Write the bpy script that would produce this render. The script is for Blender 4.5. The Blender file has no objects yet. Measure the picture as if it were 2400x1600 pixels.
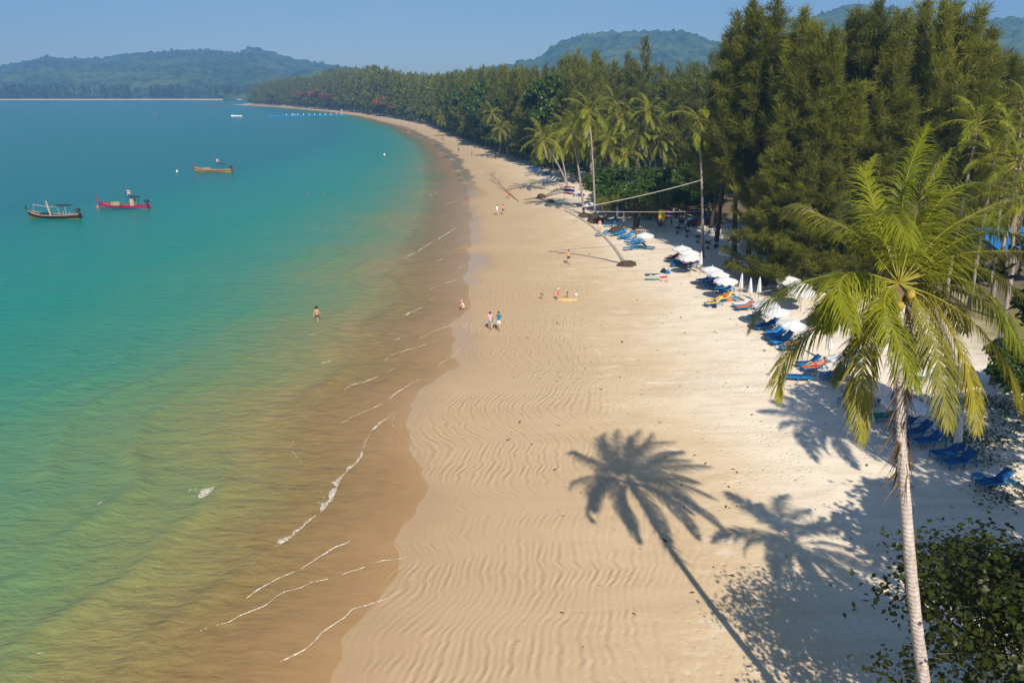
import bpy, bmesh, math, random
import numpy as np
from mathutils import Vector, Matrix, Euler
R = math.radians
random.seed(7)
scene = bpy.context.scene
col = scene.collection
# ------------------------------------------------------------------ camera, world, sun
CAM_H = 20.5; FPX = 1800.0; PITCH = math.atan((800 - 212) / FPX)
cam_d = bpy.data.cameras.new('camera'); cam = bpy.data.objects.new('camera', cam_d); col.objects.link(cam)
cam_d.lens = 27.0; cam_d.sensor_width = 36.0; cam_d.clip_start = 0.2; cam_d.clip_end = 20000
cam.location = (0, 0, CAM_H); cam.rotation_euler = (math.pi / 2 - PITCH, 0, 0)
scene.camera = cam
SUN_AZ = R(11.5); SUN_EL = R(40)
SUN = Vector((math.sin(SUN_AZ) * math.cos(SUN_EL), -math.cos(SUN_AZ) * math.cos(SUN_EL), math.sin(SUN_EL)))
w = bpy.data.worlds.new('World'); scene.world = w; w.use_nodes = True
nt = w.node_tree; nt.nodes.clear()
sky = nt.nodes.new('ShaderNodeTexSky'); sky.sky_type = 'NISHITA'; sky.sun_disc = False
sky.sun_elevation = SUN_EL; sky.sun_rotation = R(180) - SUN_AZ
sky.altitude = 0; sky.air_density = 1.0; sky.dust_density = 0.5; sky.ozone_density = 4.5
bg = nt.nodes.new('ShaderNodeBackground'); bg.inputs['Strength'].default_value = 0.086
wo = nt.nodes.new('ShaderNodeOutputWorld')
tc = nt.nodes.new('ShaderNodeTexCoord'); mp = nt.nodes.new('ShaderNodeMapping'); mp.inputs['Scale'].default_value = (1.2, 1.2, 7.0)
cn = nt.nodes.new('ShaderNodeTexNoise'); cn.inputs['Scale'].default_value = 2.2; cn.inputs['Detail'].default_value = 5; cn.inputs['Roughness'].default_value = .6
cr = nt.nodes.new('ShaderNodeMapRange'); cr.inputs[1].default_value = .48; cr.inputs[2].default_value = .80; cr.inputs[4].default_value = .16
cm = nt.nodes.new('ShaderNodeMix'); cm.data_type = 'RGBA'; cm.inputs[7].default_value = (9.0, 8.8, 9.2, 1)   # thin high cloud veil
nt.links.new(tc.outputs['Generated'], mp.inputs[0]); nt.links.new(mp.outputs[0], cn.inputs['Vector']); nt.links.new(cn.outputs['Fac'], cr.inputs[0]); nt.links.new(cr.outputs[0], cm.inputs[0])
nt.links.new(sky.outputs[0], cm.inputs[6]); nt.links.new(cm.outputs[2], bg.inputs[0]); nt.links.new(bg.outputs[0], wo.inputs[0])
sl = bpy.data.lights.new('sun', 'SUN'); sl.energy = 5.0; sl.angle = R(0.53); sl.color = (1.0, 0.90, 0.76)
so = bpy.data.objects.new('sun', sl); col.objects.link(so); so.rotation_euler = SUN.to_track_quat('Z', 'Y').to_euler()
so.location = (0, -50, 80)
vs = scene.view_settings; vs.view_transform = 'Standard'; vs.look = 'None'; vs.exposure = 0.36; vs.gamma = 1.0; vs.use_curve_mapping = False
scene.cycles.volume_bounces = 0; scene.cycles.diffuse_bounces = 1; scene.cycles.glossy_bounces = 2; scene.cycles.transmission_bounces = 2
scene.cycles.max_bounces = 4
scene.cycles.transparent_max_bounces = 5

# ------------------------------------------------------------------ shoreline and terrain height
SH = np.array([(-80,-30),(-20,-16),(10,-9.5),(22.8,-6.6),(28.7,-4.7),(31.4,-4.5),(38.2,-5.2),(46.5,-6.5),(53.7,-5.4),(74.7,-4.2),(95.5,-5.3),(130,-6.7),
 (173.6,-9.8),(239.7,-18),(321,-31),(482,-67.4),(667,-125.6),(801,-181),(1025,-298),(1190,-405),(1222,-424),(1250,-300),(1300,100),(1400,600),(2600,900)], float)
ED = np.array([(-80,40),(20,36),(45,35),(76,34),(97,30),(130,22),(162,21),(216,20),(334,13),(482,17),(691,14),(1146,16),(1300,10)], float)
def lobes(y):
    y = np.asarray(y, float)
    a = 0.32*np.sin(y*0.71+.6*np.sin(y*.21))+0.55*np.sin(y*0.33+1.3)+0.12*np.sin(y*1.9+.4+np.sin(y*.5))+.06*np.sin(y*3.7)
    return a*np.clip((150-y)/100, 0, 1)*1.0
def xs(y): return np.interp(y, SH[:,0], SH[:,1]) + lobes(y)
def de(y): return np.interp(y, ED[:,0], ED[:,1])
def hgt(d, y):
    d = np.asarray(d, float); y = np.asarray(y, float)
    sea_ = np.maximum(0.05*d, -0.9 + 0.02*np.maximum(d+18,-80))
    land = 0.03*np.minimum(d, 22) + 0.02*np.clip(d-22, 0, 28) + 0.008*np.clip(d-50, 0, 400)
    far = np.clip((y-420)/350, 0, 1)*np.clip(d-de(y)-2, 0, 90)*0.09
    return np.where(d < 0, sea_, land + far)
def ground(x, y): return float(hgt(x - xs(y), y))
def ray(px, py):
    u = (px-1200)/FPX; v = (800-py)/FPX; c, s = math.cos(PITCH), math.sin(PITCH)
    return Vector((u, c+v*s, -s+v*c))
def gp(px, py, up=0.0):
    """world point on the terrain (+up) seen at photo position px,py"""
    r = ray(px, py); z = 0.5
    for i in range(12):
        t = (CAM_H - z - up)/(-r.z); z = max(ground(r.x*t, r.y*t), 0.0)
    return Vector((r.x*t, r.y*t, z))
def at(px, py, Y):
    r = ray(px, py); t = Y/r.y
    return Vector((r.x*t, Y, CAM_H + r.z*t))

# ------------------------------------------------------------------ helpers
def tag(o, label=None, cat=None, group=None, kind=None):
    if label: o['label'] = label
    if cat: o['category'] = cat
    if group: o['group'] = group
    if kind: o['kind'] = kind
    return o
def empty(name, loc, rz=0.0, sc=1.0):
    o = bpy.data.objects.new(name, None); col.objects.link(o)
    o.location = loc; o.rotation_euler = (0, 0, rz); o.scale = (sc, sc, sc); o.empty_display_size = 0.3
    return o
def link(name, me, parent=None):
    o = bpy.data.objects.new(name, me); col.objects.link(o)
    if parent: o.parent = parent
    return o
def copy_tree(o, parent=None):
    c = o.copy(); col.objects.link(c); c.parent = parent
    for ch in KIDS.get(o.name, o.children): copy_tree(ch, c)
    return c
KIDS = {}
class MB:
    def __init__(s): s.v = []; s.f = []; s.m = []
    def add(s, vs_, fs, m=0):
        b = len(s.v); s.v += [tuple(v) for v in vs_]; s.f += [tuple(i+b for i in f) for f in fs]; s.m += [m]*len(fs); return s
    def box(s, c, size, mat=None, m=0, taper=1.0):
        x, y, z = (k/2 for k in size)
        vs_ = [(-x,-y,-z),(x,-y,-z),(x,y,-z),(-x,y,-z),(-x*taper,-y*taper,z),(x*taper,-y*taper,z),(x*taper,y*taper,z),(-x*taper,y*taper,z)]
        if mat is not None: vs_ = [mat @ Vector(v) for v in vs_]
        vs_ = [(v[0]+c[0], v[1]+c[1], v[2]+c[2]) for v in vs_]
        return s.add(vs_, [(0,3,2,1),(4,5,6,7),(0,1,5,4),(1,2,6,5),(2,3,7,6),(3,0,4,7)], m)
    def tube(s, pts, rad, n=6, m=0, cap=True):
        pts = [Vector(p) for p in pts]; k = len(pts)
        if not hasattr(rad, '__len__'): rad = [rad]*k
        vs_ = []; prev = None
        for i, p in enumerate(pts):
            t = (pts[min(i+1,k-1)]-pts[max(i-1,0)])
            if t.length < 1e-9: t = Vector((0,0,1))
            t.normalize()
            ref = Vector((1,0,0)) if abs(t.x) < 0.8 else Vector((0,1,0))
            if prev is not None: ref = prev
            a = (ref - t*ref.dot(t)).normalized(); b = t.cross(a); prev = a
            for j in range(n):
                an = 2*math.pi*j/n
                vs_.append(p + (a*math.cos(an)+b*math.sin(an))*rad[i])
        fs = [(i*n+j, i*n+(j+1)%n, (i+1)*n+(j+1)%n, (i+1)*n+j) for i in range(k-1) for j in range(n)]
        if cap: fs += [tuple(range(n-1,-1,-1)), tuple(range((k-1)*n, k*n))]
        return s.add(vs_, fs, m)
    def lathe(s, prof, n=16, c=(0,0,0), m=0, wob=None):
        vs_ = []
        for (r, z) in prof:
            for j in range(n):
                a = 2*math.pi*j/n; vs_.append((c[0]+r*math.cos(a), c[1]+r*math.sin(a), c[2]+z))
        fs = [(i*n+j, i*n+(j+1)%n, (i+1)*n+(j+1)%n, (i+1)*n+j) for i in range(len(prof)-1) for j in range(n)]
        return s.add(vs_, fs, m)
    def mesh(s, name, mats, smooth=False):
        me = bpy.data.meshes.new(name); me.from_pydata(s.v, [], s.f)
        for mt in (mats if isinstance(mats, (list, tuple)) else [mats]): me.materials.append(mt)
        if s.m and max(s.m): me.polygons.foreach_set('material_index', s.m)
        if smooth: me.polygons.foreach_set('use_smooth', [True]*len(s.f))
        me.update(); return me
    def build(s, name, mats, parent=None, smooth=False): return link(name, s.mesh(name, mats, smooth), parent)
def np_mesh(name, v, f, mats, smooth=False, attrs=None):
    """fast mesh from arrays; f is (n,3) or (n,4)"""
    v = np.asarray(v, np.float32); f = np.asarray(f, np.int32); k = f.shape[1]
    me = bpy.data.meshes.new(name); me.vertices.add(len(v)); me.vertices.foreach_set('co', v.ravel())
    me.loops.add(f.size); me.loops.foreach_set('vertex_index', f.ravel())
    me.polygons.add(len(f)); me.polygons.foreach_set('loop_start', np.arange(len(f), dtype=np.int32)*k)
    if smooth: me.polygons.foreach_set('use_smooth', np.ones(len(f), bool))
    for mt in (mats if isinstance(mats, (list, tuple)) else [mats]): me.materials.append(mt)
    for nme, a in (attrs or {}).items():
        at_ = me.attributes.new(nme, 'FLOAT', 'POINT'); at_.data.foreach_set('value', np.asarray(a, np.float32).ravel())
    me.update(calc_edges=True); me.validate(); return me

# ------------------------------------------------------------------ materials
MAT = {}
class NG:
    """tiny node-graph helper"""
    def __init__(s, name):
        s.mat = bpy.data.materials.new(name); s.mat.use_nodes = True; s.nt = s.mat.node_tree; s.nt.nodes.clear()
        s.out = s.n('ShaderNodeOutputMaterial'); MAT[name] = s.mat
    def n(s, t, **k):
        nd = s.nt.nodes.new(t)
        for a, b in k.items(): setattr(nd, a, b)
        return nd
    def l(s, a, b): s.nt.links.new(a, b)
    def set(s, sock, val):
        if hasattr(val, 'links') or isinstance(val, bpy.types.NodeSocket): s.l(val, sock)
        else: sock.default_value = val
    def math(s, op, a, b=0.0, c=None, clamp=False):
        nd = s.n('ShaderNodeMath', operation=op); nd.use_clamp = clamp; s.set(nd.inputs[0], a); s.set(nd.inputs[1], b)
        if c is not None: s.set(nd.inputs[2], c)
        return nd.outputs[0]
    def mix(s, f, a, b):
        nd = s.n('ShaderNodeMix', data_type='RGBA'); s.set(nd.inputs[0], f)
        for sk, vv in ((nd.inputs[6], a), (nd.inputs[7], b)):
            s.set(sk, vv if not isinstance(vv, tuple) or len(vv) == 4 else (*vv, 1))
        return nd.outputs[2]
    def ramp(s, f, stops, interp='LINEAR'):
        nd = s.n('ShaderNodeValToRGB'); s.l(f, nd.inputs[0]); cr = nd.color_ramp; cr.interpolation = interp
        while len(cr.elements) < len(stops): cr.elements.new(0.5)
        for e, (p, c) in zip(cr.elements, stops): e.position = p; e.color = (*c, 1) if len(c) == 3 else c
        return nd.outputs[0]
    def noise(s, vec, scale, detail=2.0, rough=0.5, dist=0.0):
        nd = s.n('ShaderNodeTexNoise'); nd.inputs['Scale'].default_value = scale; nd.inputs['Detail'].default_value = detail
        nd.inputs['Roughness'].default_value = rough; nd.inputs['Distortion'].default_value = dist
        if vec is not None: s.l(vec, nd.inputs['Vector'])
        return nd.outputs['Fac']
    def maprange(s, v, a, b, c=0.0, d=1.0, smooth=False):
        nd = s.n('ShaderNodeMapRange'); nd.interpolation_type = 'SMOOTHSTEP' if smooth else 'LINEAR'
        s.set(nd.inputs[0], v)
        for i, k in enumerate((a, b, c, d)): s.set(nd.inputs[1+i], k)
        return nd.outputs[0]
    def attr(s, name): return s.n('ShaderNodeAttribute', attribute_name=name).outputs['Fac']
    def pos(s): return s.n('ShaderNodeNewGeometry').outputs['Position']
    def obj(s): return s.n('ShaderNodeTexCoord').outputs['Object']
    def scale(s, vec, sc):
        nd = s.n('ShaderNodeMapping'); s.l(vec, nd.inputs[0]); nd.inputs['Scale'].default_value = sc; return nd.outputs[0]
    def xyz(s, vec): nd = s.n('ShaderNodeSeparateXYZ'); s.l(vec, nd.inputs[0]); return nd.outputs
    def comb(s, x, y, z):
        nd = s.n('ShaderNodeCombineXYZ')
        for i, k in enumerate((x, y, z)): s.set(nd.inputs[i], k)
        return nd.outputs[0]
    def bump(s, h, strength=0.5, dist=0.1, nrm=None):
        nd = s.n('ShaderNodeBump'); nd.inputs['Strength'].default_value = strength; nd.inputs['Distance'].default_value = dist
        s.l(h, nd.inputs['Height'])
        if nrm is not None: s.l(nrm, nd.inputs['Normal'])
        return nd.outputs[0]
    def bsdf(s, color, rough=0.6, spec=0.3, nrm=None, alpha=None, metal=0.0):
        b = s.n('ShaderNodeBsdfPrincipled'); s.set(b.inputs['Base Color'], color if not isinstance(color, tuple) or len(color) == 4 else (*color, 1))
        s.set(b.inputs['Roughness'], rough); s.set(b.inputs['Specular IOR Level'], spec); b.inputs['Metallic'].default_value = metal
        if nrm is not None: s.l(nrm, b.inputs['Normal'])
        if alpha is not None: s.set(b.inputs['Alpha'], alpha)
        s.b = b; return b.outputs[0]
    def done(s, sh): s.l(sh, s.out.inputs[0]); return s.mat
def simple(name, c, rough=0.6, var=0.15, scale=3.0, spec=0.3, bumpk=0.0):
    g = NG(name); n = g.noise(g.obj(), scale, 4, 0.6)
    cc = g.mix(g.maprange(n, 0.3, 0.7), tuple(k*(1-var) for k in c), tuple(min(1, k*(1+var)) for k in c))
    nr = g.bump(n, bumpk, 0.02) if bumpk else None
    return g.done(g.bsdf(cc, rough, spec, nr))
def foliage(name, dark, light, trans=0.35, rough=0.55, tcol=None):
    g = NG(name)
    oi = g.n('ShaderNodeObjectInfo').outputs['Random']; isl = g.n('ShaderNodeNewGeometry').outputs['Random Per Island']
    n = g.noise(g.obj(), 0.35, 2)
    f = g.math('ADD', g.math('MULTIPLY', oi, 0.40), g.math('ADD', g.math('MULTIPLY', isl, 0.30), g.math('MULTIPLY', g.maprange(n, .3, .7), 0.3)))
    c = g.mix(f, dark, light)
    b = g.bsdf(c, rough, 0.25)
    t = g.n('ShaderNodeBsdfTranslucent'); g.l(g.mix(0.5, c, tcol or tuple(k*1.3 for k in light)), t.inputs[0])
    mx = g.n('ShaderNodeMixShader'); mx.inputs[0].default_value = trans; g.l(b, mx.inputs[1]); g.l(t.outputs[0], mx.inputs[2])
    return g.done(mx.outputs[0])

def make_sand():
    g = NG('sand'); p = g.pos(); d = g.attr('shore'); e = g.attr('edge'); x, y, z = g.xyz(p)
    n1 = g.noise(p, 0.09, 3, 0.55); n2 = g.noise(p, 0.6, 4, 0.6); n3 = g.noise(p, 6.0, 4, 0.65)
    # zone parameter: metres from the water with ragged borders
    dz = g.math('ADD', d, g.math('MULTIPLY', g.math('SUBTRACT', n1, 0.5), 9.0))
    dz = g.math('ADD', dz, g.math('MULTIPLY', g.math('SUBTRACT', n2, 0.5), 2.2))
    base = g.ramp(g.maprange(dz, -6, 34), [(0.0,(.42,.285,.15)), (.14,(.43,.295,.16)), (.19,(.47,.33,.185)), (.33,(.51,.375,.225)), (.46,(.58,.435,.265)), (.56,(.65,.515,.34)), (.68,(.78,.68,.53)), (1.0,(.82,.74,.62))])
    # ripples: ridges that follow the water's edge, warped
    wv = g.noise(g.scale(p, (0.05, 0.10, 0.1)), 1.0, 1, 0.5, 0.0); wv2 = g.noise(g.scale(p, (.22, .42, .5)), 1.0, 2, 0.5)
    ph = g.math('ADD', g.attr('rip'), g.math('ADD', g.math('MULTIPLY', wv, 6.0), g.math('MULTIPLY', wv2, 1.5)))
    sn = g.math('SINE', g.math('MULTIPLY', ph, 17.5))
    sn2 = g.math('SINE', g.math('ADD', g.math('MULTIPLY', ph, 10.7), g.math('MULTIPLY', wv2, 9.0)))
    rip = g.math('ADD', g.math('MULTIPLY', sn, 0.6), g.math('MULTIPLY', sn2, 0.35))
    m = g.math('MULTIPLY', g.maprange(dz, -1.5, 1.0, 0, 1, True), g.maprange(dz, 9.0, 17.0, 1, 0, True))
    m = g.math('MULTIPLY', m, g.maprange(g.noise(g.scale(p, (.06, .16, .1)), 1.0, 3, .6), 0.38, 0.58, 0.30, 1.0, True))
    m = g.math('MULTIPLY', m, g.maprange(g.noise(p, .55, 3, .6), .34, .56, .45, 1.0))
    m = g.math('MULTIPLY', m, g.maprange(y, 90, 230, 1.0, 0.0))
    ripm = g.math('MULTIPLY', rip, m)
    # damp troughs
    base = g.mix(g.math('MULTIPLY', g.maprange(ripm, -0.15, -0.75), 0.42), base, (.36,.245,.135))
    base = g.mix(g.math('MULTIPLY', g.maprange(ripm, 0.2, 0.8), 0.28), base, (.62,.47,.29))
    # streaks of the ebb and pale dry patches
    st = g.noise(g.scale(p, (.16, .9, .3)), 1.0, 4, 0.6, 0.5)
    base = g.mix(g.math('MULTIPLY', g.math('MULTIPLY', g.maprange(st, .45, .7), g.maprange(dz, 3, 8, 0, 1)), 0.35), base, (.42,.30,.17))
    pt = g.noise(g.scale(p, (.35, .8, .3)), 1.0, 5, 0.7)
    base = g.mix(g.math('MULTIPLY', g.maprange(pt, .55, .68), g.math('MULTIPLY', g.maprange(dz, 9, 14), 0.6)), base, (.80,.71,.58))
    base = g.mix(g.math('MULTIPLY', g.math('MULTIPLY', g.maprange(n3, .5, .75), 0.35), g.maprange(dz, 6, 14)), base, (.42,.31,.2))
    # weedy wet strip on the far beach
    ws = g.math('ADD', d, g.math('MULTIPLY', g.math('SUBTRACT', g.noise(g.scale(p, (.1, .12, .1)), 1.0, 4, 0.65), 0.5), 9.0))
    wm = g.math('MULTIPLY', g.math('MULTIPLY', g.maprange(ws, -1.5, -.2, 0, 1), g.maprange(ws, 2.2, 3.0, 1, 0)), g.math('MULTIPLY', g.maprange(y, 150, 200), g.maprange(y, 520, 420)))
    base = g.mix(g.math('MULTIPLY', wm, 0.8), base, (.13,.115,.05))
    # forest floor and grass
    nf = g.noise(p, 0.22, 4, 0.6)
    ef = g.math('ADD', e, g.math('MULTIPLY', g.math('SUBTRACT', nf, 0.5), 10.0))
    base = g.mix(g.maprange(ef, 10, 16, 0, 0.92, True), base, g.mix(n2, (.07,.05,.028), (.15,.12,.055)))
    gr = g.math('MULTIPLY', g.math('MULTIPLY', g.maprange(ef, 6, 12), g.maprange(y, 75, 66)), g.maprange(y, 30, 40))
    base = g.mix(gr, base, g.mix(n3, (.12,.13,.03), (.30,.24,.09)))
    wet = g.maprange(dz, -1.0, 3.0, 0.20, 0.75)
    hgt_ = g.math('ADD', g.math('MULTIPLY', ripm, 0.5), g.math('ADD', g.math('MULTIPLY', n3, g.maprange(dz, 4, 16, 0.05, 0.35)), g.math('MULTIPLY', st, g.maprange(dz, 0, 8, 0.05, 0.5))))
    vo = g.n('ShaderNodeTexVoronoi'); vo.inputs['Scale'].default_value = 2.3; g.l(p, vo.inputs['Vector'])
    ft = g.math('MULTIPLY', g.maprange(vo.outputs['Distance'], 0.05, .30, 0, 1, True), g.math('MULTIPLY', g.maprange(dz, 8, 16), g.maprange(g.noise(p, .25, 2), .4, .6, .15, .8)))
    hgt_ = g.math('ADD', hgt_, ft)
    nr = g.bump(hgt_, 0.7, 0.075)
    g.done(g.bsdf(base, wet, 0.3, nr))
def make_water():
    g = NG('water'); p = g.pos(); d = g.attr('shore'); x, y, z = g.xyz(p)
    off = g.math('MULTIPLY', d, -1.0)
    n1 = g.noise(p, 0.035, 3, 0.55); n0 = g.noise(g.scale(p, (.25, .06, .1)), 1.0, 4, 0.6)
    q = g.math('ADD', off, g.math('MULTIPLY', g.math('SUBTRACT', n1, 0.5), 14.0))
    q = g.math('ADD', q, g.math('MULTIPLY', g.math('SUBTRACT', n0, 0.5), g.maprange(off, 0, 20, 2, 9)))
    q = g.math('MULTIPLY', q, g.maprange(y, 90, 420, 1.0, 2.6))
    c = g.ramp(g.maprange(q, 0, 100), [(0,(.42,.28,.125)), (.05,(.34,.24,.095)), (.10,(.225,.215,.080)), (.165,(.13,.215,.09)), (.26,(.055,.21,.125)), (.42,(.012,.20,.145)), (.75,(.002,.175,.15)), (1,(.001,.135,.14))])
    sw_ = g.noise(g.scale(p, (.9, 3.2, 1)), 1.0, 4, 0.65, 0.6)
    c = g.mix(g.math('MULTIPLY', g.maprange(sw_, .42, .66), g.maprange(q, 2, 24, 0.45, 0.0)), c, (.17,.105,.035))
    c = g.mix(g.math('MULTIPLY', g.maprange(sw_, .40, .28), g.maprange(q, 2, 22, 0.5, 0.0)), c, (.46,.31,.13))
    # wind chop
    w1 = g.noise(g.scale(p, (1.0, 2.0, 1.0)), 0.55, 3, 0.55); w2 = g.noise(g.scale(p, (1.0, 1.5, 1.0)), 2.2, 3, 0.6); w3 = g.noise(g.scale(p, (.4, 1.0, 1)), 0.11, 3, 0.6)
    h = g.math('ADD', g.math('MULTIPLY', w1, 0.55), g.math('ADD', g.math('MULTIPLY', w2, 0.14), g.math('MULTIPLY', w3, 0.9)))
    nr = g.bump(h, 0.95, 0.40)
    # murk seen through the surface: clear at the edge, opaque where deep
    a = g.maprange(g.math('ADD', off, g.math('MULTIPLY', g.math('SUBTRACT', g.noise(p, .5, 3), .5), 3.0)), 0.0, 10.0, 0.03, 1.0); 
    b = g.bsdf(c, 0.26, 0.14, nr, None); g.b.inputs['IOR'].default_value = 1.33
    tr = g.n('ShaderNodeBsdfTransparent'); tr.inputs[0].default_value = (.97,.92,.84,1)
    mx = g.n('ShaderNodeMixShader'); g.l(a, mx.inputs[0]); g.l(tr.outputs[0], mx.inputs[1]); g.l(b, mx.inputs[2])
    g.done(mx.outputs[0])
def make_hill():
    g = NG('hill_forest'); p = g.pos()
    n = g.noise(p, 0.035, 5, 0.75); n2 = g.noise(p, 0.006, 3, 0.6)
    c = g.mix(g.maprange(n, .38, .62), (.012,.03,.01), (.085,.13,.035))
    c = g.mix(g.maprange(n2, .50, .60, 0, .6), c, (.13,.17,.055))
    g.done(g.bsdf(c, 0.9, 0.05, g.bump(n, 0.8, 6.0)))
def make_trunk():
    g = NG('palm_bark'); p = g.obj(); x, y, z = g.xyz(p)
    r = g.math('SINE', g.math('ADD', g.math('MULTIPLY', z, 42), g.math('MULTIPLY', g.noise(p, 3, 2), 5)))
    n = g.noise(g.scale(p, (6, 6, 1.2)), 1.0, 4, .65)
    c = g.mix(g.maprange(n, .3, .7), (.20,.165,.14), (.42,.37,.33))
    c = g.mix(g.maprange(r, .6, 1.0, 0, .55), c, (.12,.095,.08))
    g.done(g.bsdf(c, .85, .1, g.bump(r, .5, .03)))
make_sand(); make_water(); make_hill(); make_trunk()

def make_foam():
    g = NG('foam'); p = g.pos(); n = g.noise(p, 6.0, 5, 0.75, 0.6)
    b = g.bsdf((.74,.68,.58), .8, .2); tr = g.n('ShaderNodeBsdfTransparent'); mx = g.n('ShaderNodeMixShader')
    g.l(g.maprange(n, .36, .60, .05, .88), mx.inputs[0]); g.l(tr.outputs[0], mx.inputs[1]); g.l(b, mx.inputs[2]); g.done(mx.outputs[0])
make_foam()
# ------------------------------------------------------------------ simple materials
simple('bark_dark', (.075,.055,.04), .9, .35, 4, .1, .6)
simple('bark_grey', (.20,.17,.14), .9, .3, 4, .1, .6)
simple('driftwood', (.22,.17,.12), .9, .3, 5, .1, .4)
simple('lounger_frame', (.0,.19,.42), .45, .15, 4)
simple('lounger_fabric', (.004,.085,.25), .7, .2, 3)
simple('fabric_light_blue', (.02,.22,.50), .7, .15, 3)
simple('parasol_white', (.64,.64,.65), .7, .05, 2, .2)
simple('parasol_pole', (.20,.12,.07), .6, .2, 4)
simple('white_paint', (.78,.78,.76), .5, .06, 3)
simple('yellow_towel', (.82,.58,.03), .8, .1, 4, .1)
simple('purple_towel', (.22,.02,.16), .8, .15, 4, .1)
simple('green_towel', (.02,.24,.19), .8, .15, 4, .1)
simple('white_towel', (.72,.72,.70), .8, .06, 4, .1)
simple('orange_towel', (.62,.16,.04), .8, .15, 4, .1)
simple('rope', (.55,.50,.42), .9, .15, 6, .1)
simple('skin', (.52,.27,.17), .6, .08, 6)
simple('skin_tan', (.36,.17,.09), .6, .08, 6)
simple('hair', (.05,.03,.02), .7, .2, 8)
simple('black_cloth', (.015,.015,.018), .8, .2, 6)
simple('pink_cloth', (.78,.36,.42), .8, .08, 6)
simple('blue_cloth', (.015,.16,.27), .8, .12, 6)
simple('red_cloth', (.62,.03,.05), .8, .1, 6)
simple('coral_cloth', (.75,.12,.11), .8, .1, 6)
simple('pale_cloth', (.62,.70,.74), .8, .08, 6)
simple('denim_cloth', (.18,.30,.52), .8, .1, 6)
simple('navy_cloth', (.02,.05,.10), .8, .1, 6)
simple('boat_red', (.30,.015,.03), .5, .15, 2)
simple('boat_magenta', (.33,.015,.045), .5, .15, 2)
simple('boat_blue', (.01,.13,.42), .5, .15, 2)
simple('boat_brown', (.16,.075,.03), .55, .2, 2)
simple('boat_black', (.03,.022,.02), .5, .2, 2)
simple('boat_ochre', (.60,.30,.02), .55, .15, 2)
simple('boat_wood', (.42,.30,.19), .7, .2, 2)
simple('boat_cream', (.42,.33,.25), .6, .15, 2)
simple('dark_canvas', (.02,.028,.04), .8, .2, 3)
simple('netting', (.26,.22,.13), .95, .35, 5, .05, .8)
simple('metal_dark', (.05,.045,.045), .4, .2, 5)
simple('gelcoat', (.82,.82,.82), .25, .03, 1, .5)
simple('glass_dark', (.01,.015,.02), .1, .1, 1, .6)
simple('pontoon_blue', (.01,.22,.62), .5, .1, 3)
simple('roof_blue', (.01,.15,.45), .5, .12, 1)
simple('roof_red', (.30,.09,.05), .8, .15, 1)
simple('thatch_brown', (.13,.085,.05), .9, .25, 3)
simple('wall_white', (.72,.71,.68), .8, .06, 1)
simple('flag_red', (.60,.02,.04), .8, .05, 2)
simple('flag_white', (.80,.80,.80), .8, .04, 2)
simple('flag_blue', (.03,.04,.22), .8, .05, 2)
simple('flag_yellow', (.80,.55,.0), .8, .05, 2)
simple('buoy_orange', (.65,.10,.03), .5, .1, 2)
simple('coconut', (.32,.24,.03), .6, .25, 6)
simple('crest', (.60,.46,.27), .5, .2, 3, .3)
simple('rock', (.10,.085,.07), .9, .3, 2, .2, .6)
simple('soil_root', (.07,.05,.035), .95, .3, 3, .05, .8)
foliage('leaf_casuarina', (.022,.036,.005), (.27,.275,.026), .38)
foliage('leaf_palm_old', (.06,.085,.007), (.33,.28,.02), .28, .5)
foliage('leaf_palm', (.035,.07,.005), (.30,.31,.016), .28, .40)
foliage('leaf_palm_dry', (.22,.17,.10), (.46,.38,.27), .25, .8)
foliage('leaf_broad', (.025,.060,.008), (.09,.15,.015), .35, .4)
foliage('leaf_hibiscus_shaded', (.008,.020,.004), (.075,.085,.007), .35, .4)  # leaf colour darkened to stand in for the shade of the big tree
foliage('leaf_rust', (.13,.075,.018), (.40,.17,.035), .35, .5)
foliage('leaf_creeper', (.03,.055,.015), (.10,.13,.03), .3)
foliage('leaf_far', (.022,.042,.012), (.065,.085,.022), .25)
foliage('litter_brown', (.045,.03,.02), (.16,.09,.05), .05, .9)

# ------------------------------------------------------------------ ground sheet
def geom(a, b, s0, s1):
    out = [a]
    while out[-1] < b:
        t = (out[-1]-a)/(b-a); out.append(out[-1]+s0+(s1-s0)*t**1.2)
    return np.array(out)
ys = np.concatenate([np.arange(-60, 14, 3.0), geom(14, 140, 0.4, 1.4), geom(142, 1215, 2.0, 14)[0:], np.arange(1222, 1262, 6.0), [1280, 1300, 1340, 1400]])
ys = np.unique(np.round(ys, 3))
dsv = np.concatenate([np.arange(-70, -10, 4.0), np.arange(-10, 36, 0.4), np.arange(36, 60, 1.5), geom(60, 900, 4, 60)])
def sheet(ysv, dv, zf):
    Y, D = np.meshgrid(ysv, dv, indexing='ij'); X = xs(Y)+D; Z = zf(D, Y, X)
    v = np.stack([X, Y, Z], -1).reshape(-1, 3); n, m = Y.shape
    i = np.arange(n-1)[:,None]*m + np.arange(m-1)[None,:]
    f = np.stack([i, i+1, i+m+1, i+m], -1).reshape(-1, 4)
    return v, f, D.ravel(), Y.ravel()
rng = np.random.default_rng(3)
def sand_z(D, Y, X):
    z = hgt(D, Y)
    lump = 0.05*np.sin(X*1.9+np.sin(Y*1.3)*2)*np.sin(Y*1.6+np.sin(X*.9)*2)*np.clip((D-14)/8, 0, 1)
    return z + lump + np.clip((D-120)/400, 0, 1)*6*np.sin(X*.013)*np.sin(Y*.01)*0.3
v, f, D_, Y_ = sheet(ys, dsv, sand_z)
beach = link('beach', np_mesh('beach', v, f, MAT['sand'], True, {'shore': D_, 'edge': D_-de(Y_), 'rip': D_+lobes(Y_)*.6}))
tag(beach, 'pale rippled sand beach running along the shore under the trees', 'beach', kind='structure')

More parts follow.
